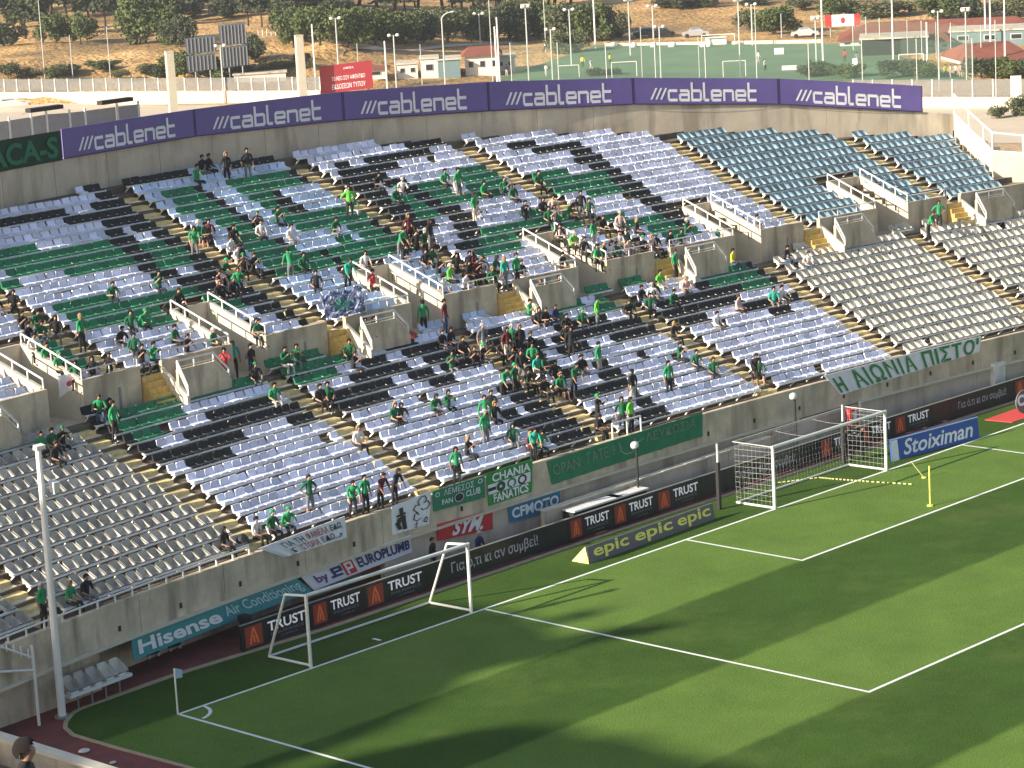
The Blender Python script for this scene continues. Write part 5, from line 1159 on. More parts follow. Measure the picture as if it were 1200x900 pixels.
circle(f_,.45,.45,.40,.44,'ring',simple('grey_print',(.34,.35,.45)),t,ring=.84,n=40);circle(f_,.45,.42,.20,.22,'badge',simple('badge_print',(.03,.16,.12)),t,n=26,ring=.35)
# steel rail at the foot of the aisle above the green banner and low rail on the left part of the wall
def fence_rail(label,pts,h):
    t=empty('safety_rail',label,'railing',tuple(pts[0]),0,'white rails on the front wall');b=MB();b.path([p-pts[0]+Vector((0,0,h)) for p in pts],.035,6);b.build('top_bar',M['white'],t)
    for p in pts:
        b=MB();b.bar(p-pts[0],p-pts[0]+Vector((0,0,h)),.035,6);b.build('post',M['white'],t)
xx=[wall_spot(c,500).x for c in (718,735,751)];
xs3=[wall_spot(718,515,FO+.05),wall_spot(735,508,FO+.05),wall_spot(751,504,FO+.05)]
fence_rail('white bent safety rail at the foot of the steps above the long green banner',[Vector((p.x,bowl(p.x,FO+.05),TOPW)) for p in xs3],.62)
xl=wall_spot(-12,760,FO+.05).x;xr=wall_spot(292,650,FO+.05).x;n=15
fence_rail('long low white rail along the wall top in front of the left grey seats',[Vector((xl+(xr-xl)*i/n,bowl(xl+(xr-xl)*i/n,FO+.05),TOPW)) for i in range(n+1)],.24)
# ================================================================== THE NEAR STAND: foreground spectator and the unseen roof shaped to shade the corner
P=CV+(AX*((24-600)/FPX)-AY*((856-450)/FPX)+AF)*21.5
wt=empty('near_tier','concrete upper tier of the near stand at the lower left','stand',(P.x,P.y,P.z-1.62))
b=MB()
for k in range(7):
    x1=.9-k*.8;b.box(x1-.8,-14,-.3+.45*k-.6,x1,9,.45*k)
b.build('tread',M['terr'],wt);b=MB();b.box(.95,-14,-1,1.1,9,.25);b.build('parapet',M['conc'],wt)
o=ground_person(0,0,'stand','k','k','dark haired man in black watching from the near stand above the track',math.pi-2.4,1.0,P=P-Vector((0,0,1.60)));o['group']='people in the near stand'
o.scale=(1.0,)*3
for c_ in o.children:c_.scale=(.96,.98,.92);c_.location.z-=.012;c_.location.y-=.01
b=MB();b.box(-19,-10,-18,-18.4,18,9);b.build('shade_wall',M['conc'],wt)  # unseen wall added to keep the sun off the foreground spectator
# unseen near (west) stand roof, outline shaped to cast the dark corner patch
HR_=34.;K=HR_/math.tan(SUN_EL)
def up_(p):return (p[0]-SUN_D.x*K,p[1]-SUN_D.y*K)
def gpt(px,py):
    p=spot(px,py);return (p.x,p.y)
edge1=[gpt(*c) for c in ((340,752),(430,722),(480,714),(545,719),(580,727),(610,741),(622,755),(690,741),(700,746),(628,768),(560,786),(512,800),(500,815),(470,832),(430,855),(380,877),(330,895),(280,905))]
edge2=[gpt(*c) for c in ((372,897),(440,882),(520,864),(585,857),(640,862),(662,872),(700,873),(780,895),(860,925))]
fing=[[gpt(*c) for c in q] for q in (((612,762),(740,733),(800,729),(790,737),(700,752),(620,776)),((655,722),(690,712),(722,714),(700,722),(668,729)))]
left=[(-14,-14),(-30,-14),(-30,14),(-9,12),(1.5,4.6),(5.5,3.4)]
rt=empty('shadow_roof','unseen near stand roof on tall columns, outline shaped to cast the corner shadow','roof',(0,0,0))
def slab(poly,z0,z1,name,mt_):
    b=MB();a=[(*up_(p),z0) for p in poly];c=[(*up_(p),z1) for p in poly];b.poly(a[::-1]);b.poly(c)
    n=len(poly)
    for i in range(n):
        j=(i+1)%n;b.quad(a[i],a[j],c[j],c[i])
    return b.build(name,mt_,rt,fix=False)
slab(edge1+left,HR_,HR_+.5,'shadow_roof_panel',M['grey'])
slab(edge2+[(7,-30),(-40,-30),(-40,-12),(-3,-8.2)],HR_,HR_+.5,'shadow_roof_panel',M['grey'])
for fpoly in fing:slab(fpoly,HR_-.2,HR_+.0,'shadow_streak_slab',M['grey'])  # unseen slabs added to cast the narrow shadow streaks on the grass
for (x,y) in ((-22,8),(-22,-4),(-22,-20),(-36,-25)):
    u=up_((x,y));b=MB();b.bar((*u,-6),(*u,HR_),.5,8);b.build('column',M['conc'],rt)
# ================================================================== BEYOND THE STADIUM
G=on_ground
def yaw_at(P):return -math.atan2(P.x-CV.x,P.y-CV.y)
def leafmat(n,c):
    m=mat(n,c,.9,.35,.8);return m
M['leaf']=leafmat('foliage',(.095,.125,.035));M['leaf2']=leafmat('foliage_dark',(.07,.085,.04));M['leaf3']=leafmat('foliage_olive',(.115,.125,.055));M['bark']=mat('bark',(.07,.05,.035),.95,.3,3)
def crown(seed,lobes,n,size,mt_,flat=1.):
    r=random.Random(seed);b=MB()
    L=[]
    for _ in range(lobes):
        a=r.uniform(0,6.28);d=r.uniform(0,.62);L.append((d*math.cos(a),d*math.sin(a),r.uniform(.28,.78),r.uniform(.20,.38)))
    for _ in range(n):
        cx,cy,cz,rr=L[r.randrange(lobes)]
        v=Vector((r.gauss(0,1),r.gauss(0,1),r.gauss(0,1))).normalized()*rr*(r.random()**.4)
        p=Vector((cx+v.x,cy+v.y,max(.03,cz+v.z*flat)))
        u=Vector((r.gauss(0,1),r.gauss(0,1),r.gauss(0,.6))).normalized();w=u.cross(Vector((r.gauss(0,1),r.gauss(0,1),r.gauss(0,1)))).normalized();s=size*r.uniform(.6,1.4)
        b.quad(p-u*s-w*s*.6,p+u*s-w*s*.6,p+u*s*.7+w*s*.7,p-u*s*.7+w*s*.7)
    return b.mesh('crown',mt_)
def trunk(seed,h,r0,r1,limbs=5,spread=.3):
    r=random.Random(seed);b=MB();p=Vector((0,0,-.03));pts=[p]
    for i in range(4):
        p=p+Vector((r.uniform(-.02,.02),r.uniform(-.02,.02),h/4));pts.append(p)
    for i,(a,c) in enumerate(zip(pts,pts[1:])):b.bar(a,c,r0+(r1-r0)*i/4,7,r2=r0+(r1-r0)*(i+1)/4)
    for i in range(limbs):
        a=r.uniform(0,6.28);q=pts[2].lerp(pts[4],r.random());b.bar(q,q+Vector((math.cos(a)*spread,math.sin(a)*spread,r.uniform(.1,.3))),r1*.8,5,r2=r1*.25)
    return b.mesh('trunk',M['bark'])
TREES={}
TREES['bush']=[(trunk(k,.4,.035,.02),crown(k,12,3400,.036,M['leaf'])) for k in (1,2,3)]
TREES['olive']=[(trunk(k,.4,.035,.02),crown(k,10,3000,.036,M['leaf3'])) for k in (4,5)]
TREES['dark']=[(trunk(k,.4,.035,.02),crown(k,12,3400,.036,M['leaf2'])) for k in (6,7)]
TREES['pine']=[(trunk(k,.62,.026,.014,7,.2),None) for k in (8,9,10)]
def pine_crown(seed):
    r=random.Random(seed);b=MB()
    for _ in range(3200):
        h=r.random()**.8;rad=.30*(1-h)**.55*(.6+.4*math.sin(h*17+seed))+.04;a=r.uniform(0,6.28);q=rad*r.random()**.5
        p=Vector((q*math.cos(a),q*math.sin(a),.32+h*.68));u=Vector((r.gauss(0,1),r.gauss(0,1),r.gauss(0,.5))).normalized();w=u.cross(Vector((r.gauss(0,1),r.gauss(0,1),1))).normalized();s=.022*r.uniform(.6,1.5)
        b.quad(p-u*s-w*s,p+u*s-w*s,p+u*s+w*s,p-u*s+w*s)
    return b.mesh('crown',M['leaf2'])
TREES['pine']=[(t_[0],pine_crown(k)) for k,t_ in enumerate(TREES['pine'])]
trn=random.Random(5);tn=0
def tree(kind,px,py,wpx,hpx,label,group):
    P=G(px,py);d=(P-CV).length;s=d/FPX;t=empty('tree',label,'tree',(P.x,P.y,P.z-.1),trn.uniform(0,6.28),group)
    tk,cr=trn.choice(TREES[kind]);w=wpx*s/(1.22 if kind!='pine' else .50);h=hpx*s/(.90 if kind!='pine' else .98)
    for me,n in ((tk,'trunk'),(cr,'crown')):
        o=link(n,me,t);o.scale=(w,w,h)
WH={'bush':'green bushy tree','olive':'olive green tree','dark':'dark evergreen tree','pine':'tall dark pine with bare trunk'}
TL='''pine 10 40 34 75 at the far left of the slope|pine 30 47 34 80 left of the rounded bush|pine 50 50 30 85 right of the rounded bush|pine 78 22 40 60 behind the twin bushes|pine 106 38 30 80 beside a gap in the trees|pine 124 40 30 80 right of the gap in the trees|pine 140 24 44 60 behind the widest bush|pine 180 22 40 60 above the concrete pylon|pine 205 24 40 60 behind the pylon|pine 228 20 40 60 left of the screens|pine 262 18 40 60 behind the screens|pine 291 31 24 55 right of the two grey screens|pine 307 33 22 55 second right of the two grey screens|pine 335 12 50 40 on the ridge above the hedge|pine 375 10 50 40 on the ridge above the hedge end|pine 420 8 50 45 on the ridge left of three trunks|pine 463 14 26 50 left one of three close trunks|pine 475 15 26 50 middle one of three close trunks|pine 488 15 26 50 right one of three close trunks|pine 530 11 30 50 left one of a trunk pair|pine 541 11 30 50 right one of a trunk pair|pine 570 16 36 50 above the curved street lamp|pine 612 12 40 50 behind the square floodlight|pine 650 9 46 45 at the right end of the pine row
bush 16 33 28 28 rounded, at the far left|dark 4 54 44 26 low, at the left edge|bush 66 50 40 32 left one of the twin bushes|bush 95 52 38 34 right one of the twin bushes|bush 160 52 60 52 widest, above the dry bank|bush 196 54 46 40 left of the pylon top|dark 212 56 40 34 behind the pylon top|dark 300 78 34 30 below the right screen|bush 216 93 46 28 at the foot of the bank|bush 250 93 50 24 below the left screen|dark 190 94 30 14 beside the pylon|bush 345 55 50 42 left end of the hedge behind the red board|bush 375 56 50 42 second in the hedge|bush 408 55 50 42 third in the hedge|bush 440 54 50 40 in the middle of the hedge|bush 470 52 48 34 behind the white sheds|dark 497 51 44 36 right of the hedge middle|olive 525 50 44 36 behind the curved street lamp|bush 552 49 44 34 left of the twin floodlight|dark 577 47 44 40 behind the thin tall mast|olive 606 48 44 44 below the square floodlight|bush 632 46 44 42 right of the square floodlight|olive 660 50 44 40 behind the left training goal|bush 690 50 50 42 large, left of the training pitch|olive 712 48 40 34 at the corner of the training pitch
bush 906 41 52 30 above the white billboard goal|olive 884 38 40 24 on the dry field|bush 975 22 40 24 behind the red and white billboard|olive 940 12 36 14 high on the dry field|dark 820 8 44 12 at the top centre right|dark 880 6 40 10 at the top beyond the field|dark 790 10 44 12 at the top centre|bush 1000 20 30 16 right of the billboard|olive 1040 20 60 18 beyond the long red roof|bush 1112 22 60 24 beyond the roof, right of the mast|dark 1140 22 50 22 beyond the roof, near the flag mast|olive 1190 20 50 20 at the top right corner|dark 960 91 44 18 clipped, left end of the front hedge|bush 990 92 40 16 clipped, second in the front hedge|dark 1058 92 46 20 clipped, round, behind the rightmost banner|bush 1083 92 34 20 clipped, round, beside the grey fence|dark 1150 92 44 22 clipped, right hedge, left bush|bush 1180 92 44 22 clipped, right hedge, middle bush|dark 1206 92 44 22 clipped, right hedge, last bush|dark 700 89 26 10 low shrub between the training goals|dark 718 89 20 8 small shrub beside the training goal|olive 1195 135 30 20 pale shrub right of the end wall|olive 1170 140 26 14 low shrub beyond the end wall railing|dark 725 44 22 12 by the parked cars|olive 655 64 30 22 thin, beside the net fence|olive 675 62 30 22 thin, second beside the net fence
pine 0 19 44 50 in the rear pine row, left end|pine 34 12 44 50 in the rear pine row, second|pine 60 19 44 50 in the rear pine row, third|pine 91 20 44 50 in the rear pine row, fourth|pine 122 11 44 50 in the rear pine row, fifth|pine 151 10 44 50 in the rear pine row, sixth|pine 178 14 44 50 in the rear pine row, seventh|pine 208 13 44 50 in the rear pine row, eighth|pine 232 17 44 50 in the rear pine row, ninth|pine 266 18 44 50 in the rear pine row, tenth|pine 294 16 44 50 in the rear pine row, eleventh|pine 326 12 44 50 in the rear pine row, twelfth|pine 348 20 44 50 in the rear pine row, thirteenth|pine 376 18 44 50 in the rear pine row, fourteenth|pine 409 10 44 50 in the rear pine row, fifteenth|pine 442 11 44 50 in the rear pine row, sixteenth|pine 463 19 44 50 in the rear pine row, seventeenth|pine 490 14 44 50 in the rear pine row, eighteenth|pine 519 14 44 50 in the rear pine row, nineteenth|pine 555 19 44 50 in the rear pine row, twentieth|pine 583 16 44 50 in the rear pine row, twentyfirst|pine 612 19 44 50 in the rear pine row, twentysecond|pine 642 12 44 50 in the rear pine row, twentythird|pine 669 11 44 50 in the rear pine row, twentyfourth|dark 33 26 40 22 in the belt of trees on the ridge, second|dark 191 26 40 22 in the belt of trees on the ridge, eighth|dark 213 23 40 22 in the belt of trees on the ridge, ninth|dark 265 21 40 22 in the belt of trees on the ridge, eleventh|dark 295 14 40 22 in the belt of trees on the ridge, twelfth|dark 322 16 40 22 in the belt of trees on the ridge, thirteenth|dark 348 17 40 22 in the belt of trees on the ridge, fourteenth|dark 368 14 40 22 in the belt of trees on the ridge, fifteenth|dark 391 20 40 22 in the belt of trees on the ridge, sixteenth|olive 10 92 33 15 scrub on the dry bank, left end|olive 35 94 22 11 scrub on the dry bank, second|bush 62 92 23 13 scrub on the dry bank, third|olive 77 90 44 13 scrub on the dry bank, fourth|bush 120 84 38 10 scrub on the dry bank, fifth|olive 139 92 24 9 scrub on the dry bank, sixth|olive 174 92 28 12 scrub on the dry bank, seventh|bush 192 94 44 9 scrub on the dry bank, eighth|bush 221 84 26 15 scrub on the dry bank, ninth|bush 250 90 38 12 scrub on the dry bank, tenth|olive 282 92 41 15 scrub on the dry bank, eleventh|olive 300 90 42 14 scrub on the dry bank, twelfth|olive 326 84 35 11 scrub on the dry bank, thirteenth|olive 355 84 22 15 scrub on the dry bank, fourteenth|olive 342 46 50 30 in the second line of the hedge, left end|bush 371 43 50 30 in the second line of the hedge, second|bush 407 46 50 30 in the second line of the hedge, third|olive 434 46 50 30 in the second line of the hedge, fourth|dark 465 48 50 30 in the second line of the hedge, fifth|bush 502 41 50 30 in the second line of the hedge, sixth|dark 525 46 50 30 in the second line of the hedge, seventh|olive 567 48 50 30 in the second line of the hedge, eighth|olive 598 46 50 30 in the second line of the hedge, ninth|bush 626 43 50 30 in the second line of the hedge, tenth|olive 658 45 50 30 in the second line of the hedge, eleventh|olive 691 42 50 30 in the second line of the hedge, twelfth'''
for e in TL.replace('\n','|').split('|'):
    q=e.split(' ',5);tree(q[0],float(q[1]),float(q[2]),float(q[3]),float(q[4]),WH[q[0]]+' '+q[5],'trees beyond the stadium')
# roads and training pitch
M['road']=mat('pale_road',(.60,.49,.36),.9,.1,.3);M['tgrass']=mat('training_grass',(.11,.19,.095),.95,.2,.15);M['field']=mat('dry_field',(.46,.29,.12),.95,.25,.05)
def gsheet(name,pts,mt_,dz=.05,n=10):
    A,B,C,D=[G(*p) for p in pts];b=MB()
    def fn(u,v):
        p=(A.lerp(B,u)).lerp(D.lerp(C,u),v);return (p.x,p.y,gz(p.x,p.y)+dz)
    b.sheet(fn,[i/n for i in range(n+1)],[i/n for i in range(n+1)],0);return tag(b.build(name,mt_,fix=False),kind='structure')
gsheet('road',[(-40,170),(1260,170),(1260,115),(-40,113)],M['road'],.06)
gsheet('training_pitch',[(575,96),(1145,96),(1010,52),(700,54)],M['tgrass'],.09,16)
gsheet('path',[(395,66),(600,52),(600,49.5),(395,62)],M['road'],.12)
# walls with fences
M['fpanel']=mat('fence_panel',(.20,.20,.19),.6,alpha=.55)
def fence(label,p0,p1,wall_px,fence_px,n,thick=.3):
    A=G(*p0);B=G(*p1);t=empty('roadside_fence',label,'fence',tuple(A));hw=wall_px*(A-CV).length/FPX;hf=fence_px*(A-CV).length/FPX
    u=(B-A).normalized();nn=Vector((-u.y,u.x,0))*thick
    b=MB();A0=Vector((0,0,-.5));B0=B-A+Vector((0,0,-.5));Z=Vector((0,0,hw+.5));b.hexa([A0,B0,B0+nn,A0+nn,A0+Z,B0+Z,B0+nn+Z,A0+nn+Z]);b.build('low_wall',M['render'],t)
    for i in range(n+1):
        p=(B-A)*(i/n)+Vector((0,0,hw));b=MB();b.bar(p+nn*.5,p+nn*.5+Vector((0,0,hf)),.10,5);b.build('post',M['dirtywhite'],t)
    for i in range(n):
        p=(B-A)*((i+.06)/n)+nn*.5+Vector((0,0,hw+.12));q=(B-A)*((i+.94)/n)+nn*.5+Vector((0,0,hw+.12));b=MB();e=Vector((0,.03,0));Z=Vector((0,0,hf-.16))
        b.hexa([p,q,q+e,p+e,p+Z,q+Z,q+e+Z,p+e+Z]);b.build('panel',M['fpanel'],t)
fence('long low cream wall with grey fence panels along the road at the left',(-8,124),(376,120),12,15,25)
fence('low cream wall with grey fence panels along the road at the right',(1000,127),(1212,128),13,20,9)
# screen fence on the concourse behind the leftmost banners
t=empty('screen_fence','row of grey screens between white posts behind the green banner','fence',(10,33,13.2))
L2=lambda p:Vector(p)-t.location
ptsx=[(0,139),(14,137),(40,133),(57,130),(84,128),(102,126),(140,121),(165,118)]
SP=[]
for px,py in ptsx:
    # on a line 4 m behind the back wall
    best=None
    for i in range(600):
        x=5+i*.05;P=Vector((x,wall_y(x)+4,14));r_=P-CV;z=r_.dot(AF);sx=600+FPX*r_.dot(AX)/z
        if best is None or abs(sx-px)<best[0]:best=(abs(sx-px),P)
    P=best[1];SP.append(Vector((P.x,P.y,zo(px,py,P))))
b=MB()
for a,c in zip(SP,SP[1:]):
    b=MB();q=[Vector((a.x,a.y,13.2)),Vector((c.x,c.y,13.2))];q=[q[0].lerp(q[1],.05),q[0].lerp(q[1],.95)];ta,tc=a.z-.15,c.z-.15;e=Vector((0,.05,0))
    b.hexa([L2(v) for v in (q[0],q[1],q[1]+e,q[0]+e,Vector((q[0].x,q[0].y,ta)),Vector((q[1].x,q[1].y,tc)),Vector((q[1].x,q[1].y,tc))+e,Vector((q[0].x,q[0].y,ta))+e)]);b.build('panel',M['grey'],t)
for a in SP:
    b=MB();b.bar(L2((a.x,a.y,13.2)),L2(a),.06,5);b.build('post',M['dirtywhite'],t)
for k in (3,6):
    a=SP[k];b=MB();b.hexa([L2(a)+Vector(v) for v in ((-.9,-.1,.02),(.9,-.1,.02),(.9,.3,.02),(-.9,.3,.02),(-.9,-.1,.2),(.9,-.1,.2),(.9,.3,.2),(-.9,.3,.2))]);b.build('dark_sign',M['black'],t)
b=MB();
for i in range(12):
    x=-6+i*2.6;b.hexa([(x,wall_y(x)+.35,-6.4),(x+2.6,wall_y(x+2.6)+.35,-6.4),(x+2.6,wall_y(x+2.6)+5,-6.4),(x,wall_y(x)+5,-6.4),(x,wall_y(x)+.35,13.2),(x+2.6,wall_y(x+2.6)+.35,13.2),(x+2.6,wall_y(x+2.6)+5,13.2),(x,wall_y(x)+5,13.2)])
tag(b.build('rear_concourse',M['conc']),kind='structure')
# pylons
for px,yt,yb,w,lb in ((205,61,150,9.5,'tall square concrete pylon at the left behind the purple banners'),(356,42,130,9.5,'tall square concrete pylon left of the red board')):
    P=G(px,yb);s=(P-CV).length/FPX;h=zo(px,yt,P)-P.z;W_P=w*s/2;t=empty('pylon',lb,'pylon',tuple(P),yaw_at(P)+.2,'concrete pylons behind the stand')
    b=MB();b.hexa([(-W_P*1.05,-W_P,0),(W_P*1.05,-W_P,0),(W_P*1.05,W_P,0),(-W_P*1.05,W_P,0),(-W_P*.9,-W_P,h),(W_P*.9,-W_P,h),(W_P*.9,W_P,h),(-W_P*.9,W_P,h)]);b.build('shaft',M['render'],t)
    b=MB();b.box(-W_P*.95,-W_P*1.05,h,W_P*.95,W_P*1.05,h+.15);b.build('cap',M['conc2'],t)
# grey-blue screens seen from behind
M['screen']=mat('screen_back',(.085,.10,.125),.5,.1,1)
for px,yt,yb,gy,w,tilt,lb in ((239,44,84,98,34,-.06,'left one of two blue grey ribbed billboards on poles'),(278,29,79,98,31,-.06,'right one of two blue grey ribbed billboards on poles')):
    P=G(px,gy);s=(P-CV).length/FPX;z0_=zo(px,yb,P)-P.z;z1_=zo(px,yt,P)-P.z;hw=w*s/2;t=empty('billboard',lb,'billboard',tuple(P),yaw_at(P),'ribbed billboards')
    zm=(z0_+z1_)/2
    for a,c in ((z0_,zm-.1),(zm+.1,z1_)):
        b=MB();b.hexa([(-hw,0,a),(hw,0,a+.3),(hw,.3,a+.3),(-hw,.3,a),(-hw-.2,0,c),(hw-.2,0,c+.3),(hw-.2,.3,c+.3),(-hw-.2,.3,c)]);b.build('panel',M['screen'],t)
        for i in range(8):
            b=MB();x=-hw+.2+i*(2*hw-.4)/7;b.box(x-.06,-.12,a+.25,x+.06,-.01,c);b.build('rib',M['grey'],t)
    for x in (-hw*.5,hw*.5):
        b=MB();b.bar((x,.15,0),(x,.15,z0_+.2),.12,6);b.build('leg',M['grey'],t)
# red board
P=G(408,125);s=(P-CV).length/FPX;z0_=zo(408,107,P)-P.z;z1_=zo(408,74.5,P)-P.z;hw=30.5*s;t=empty('billboard','red billboard with two lines of white Greek capitals behind the banners','billboard',tuple(P),yaw_at(P))
M['rb']=simple('red_billboard',(.33,.022,.03));A=Vector((-hw,0,z0_-.2));B=Vector((hw,0,z0_+.25));T_=Vector((0,0,z1_-z0_))
b=MB();e=Vector((0,.25,0));b.hexa([A,B,B+e,A+e,A+T_,B+T_,B+T_+e,A+T_+e]);b.build('panel',M['rb'],t)
text_mesh('ΤΟ ΝΕΟ ΣΟΥ ΑΦΕΝΤΙΚΟ',box_fn(A,B,T_,(0,-1,0),.22,.86,.42,.58,.02),'lettering',M['letter_w'],t);text_mesh('ΕΚΔΟΣΕΩΝ ΤΥΠΟΥ',box_fn(A,B,T_,(0,-1,0),.22,.86,.12,.30,.02),'lettering',M['letter_w'],t);text_mesh('ΑΦΙΣΑ',box_fn(A,B,T_,(0,-1,0),.45,.65,.80,.88,.02),'lettering',M['letter_w'],t)
for x in (-hw*.8,0,hw*.8):
    b=MB();b.bar((x,.3,0),(x,.3,z0_+.3),.12,6);b.build('leg',M['grey'],t)
# buildings
M['roofr']=mat('red_roof',(.24,.075,.045),.9,.2,.5);M['bwhite']=mat('white_walls',(.72,.68,.60),.85,.08,.5);M['bteal']=mat('teal_wall',(.16,.24,.25),.8,.1,.5);M['win']=mat('dark_window',(.03,.035,.04),.3);M['gveg']=mat('dark_cover',(.02,.022,.022),.8,.2,.3)
def house(label,px,py,wpx,hpx,dep,wallm,roofm=None,roof_px=0,nwin=2,rot=0,name='building',cat='building'):
    P=G(px,py);s=(P-CV).length/FPX;w=wpx*s/2;h=hpx*s;rp=roof_px*s;t=empty(name,label,cat,(P.x,P.y,P.z-.1),yaw_at(P)+rot)
    b=MB();b.box(-w,0,0,w,dep,h);b.build('wall',wallm,t)
    if roofm:
        b=MB();e=.5;A=[(-w-e,-e,h),(w+e,-e,h),(w+e,dep+e,h),(-w-e,dep+e,h)];r1=(-w*.72,dep/2,h+rp);r2=(w*.72,dep/2,h+rp)
        b.poly([A[0],A[1],r2,r1]);b.poly([A[2],A[3],r1,r2]);b.poly([A[1],A[2],r2]);b.poly([A[3],A[0],r1]);b.poly(A[::-1]);b.build('roof',roofm,t)
    else:
        b=MB();b.box(-w-.2,-.2,h,w+.2,dep+.2,h+.2);b.build('roof',M['conc2'],t)
    for i in range(nwin):
        x=-w+2*w*(i+.5)/nwin;f=MB();f.box(x-w*.28/nwin*1.6,-.06,h*.42,x+w*.28/nwin*1.6,-.004,h*.78);fr=f.build('window',M['dirtywhite'],t)
        f=MB();f.box(x-w*.24/nwin*1.6,-.09,h*.46,x+w*.24/nwin*1.6,-.061,h*.74);f.build('pane',M['win'],fr)
    return t
house('small white flat roofed shed right of the red board',441,93,26,12,5,M['bwhite'],M['roofr'],3,1)
house('low cream shed in the middle of the small yard',478,92,24,17,5,M['bwhite'],None,0,2)
house('white cabin with one window left of the teal shed',504,94,20,24,5,M['bwhite'],None,0,1)
house('teal grey shed beside the white cabin',527,93,26,22,6,M['bteal'],None,0,0)
house('white house under a low red roof near the curved lamp',566,89,40,24,8,M['bwhite'],M['roofr'],9,3)
house('white annex right of the red roofed house',593,84,22,16,6,M['bwhite'],None,0,2)
house('long building with a wide brick red roof beyond the training pitch',1105,50,235,7,16,M['bwhite'],M['roofr'],16,14)
house('small pavilion with a red hipped roof beside the white goal',1084,60,60,10,10,M['bwhite'],M['roofr'],8,4)
house('red roofed building at the right edge',1175,77,74,6,14,M['bwhite'],M['roofr'],17,4,.3)
house('dark covered practice shelter with a pale top edge',1048,66,76,20,9,M['gveg'],None,0,0)
house('grey netted hall behind the tall masts',1160,54,90,18,9,M['bteal'],None,0,3)
house('low pale canopy left of the second pylon',305,96,60,10,5,M['bwhite'],None,0,0)
# red and white billboard
P=G(988,44);s=(P-CV).length/FPX;z0_=zo(988,30.5,P)-P.z;z1_=zo(988,17,P)-P.z;hw=20*s;t=empty('billboard','small red and white billboard on poles above the practice shelter','billboard',tuple(P),yaw_at(P))
for a,c,mm,n_ in ((-1,-.62,M['red'],'red_field'),(-.62,.65,M['letter_w'],'white_field'),(.65,1,M['red'],'red_field')):
    b=MB();b.box(hw*a,0,z0_,hw*c,.3,z1_);b.build(n_,mm,t)
circle(lambda u,v:Vector((hw*(-.62+1.27*u),-.03,z0_+(z1_-z0_)*v)),.5,.5,.10,.28,'logo',M['red'],t)
for x in (-hw*.7,hw*.7):
    b=MB();b.bar((x,.4,0),(x,.4,z0_+.3),.12,6);b.build('leg',M['grey'],t)
# floodlight masts
M['mast']=mat('mast_galvanised',(.50,.52,.50),.5,.08,1)
MASTS='''53 -6 95 0 thin mast in front of the dry bank|86 40 96 0 short thin mast left of the first pylon|130 30 96 0 thin mast on the bank|263 52 122 2 mast with two lamps by the road fence|371 27 112 1 plain mast left of the red board|398 20 98 2 twin lamp mast above the red board|420 50 80 0 short post behind the red board|454 47 104 1 white post right of the red board|465 40 106 2 twin lamp mast near the white sheds|495 51 100 0 thin post by the cream shed|522 20 100 3 curved green street lamp by the teal shed|563 15 52 2 twin lamp mast on the hedge line|578 -8 98 0 very tall thin mast by the red roofed house|583 30 98 1 white mast, first of a close pair|586 19 98 1 white mast, right of a close pair|620 6 96 4 mast with a square lamp frame|640 -6 62 0 tall mast behind the net fence|648 33 96 2 twin lamp mast by the left training goal|670 10 78 2 twin lamp mast behind the training goal|698 -6 58 1 thick white mast at the pitch corner|739 -2 66 4 reddish mast with lamp frame|753 30 92 0 net post right of the second goal|766 6 46 2 twin lamp mast beyond the pitch|775 30 94 2 twin lamp mast in front of the pitch|820 42 92 0 net post at the centre right|868 -2 92 4 tall mast with a lamp bar|882 4 54 2 far mast with twin lamps|886 6 54 0 far thin mast beyond the practice pitch|916 15 44 0 short mast on the dry field|957 20 78 4 mast left of the billboard|965 -6 84 1 thick mast through the billboard|1047 -6 78 1 lattice mast by the shelter|1087 25 80 1 white pole near the pavilion|1101 12 108 2 twin lamp mast behind the rightmost banner|1133 10 96 4 mast with a square lamp head|1155 -6 54 1 left tall mast at the right|1161 -6 56 1 tall mast beside the flag|1178 -6 76 1 right tall mast at the right|1168 22 140 0 thin grey pole beyond the end wall'''
ballm=None
ic=bmesh.new();bmesh.ops.create_icosphere(ic,subdivisions=2,radius=1);LAMP=bpy.data.meshes.new('lamp');ic.to_mesh(LAMP);ic.free();LAMP.materials.append(M['white'])
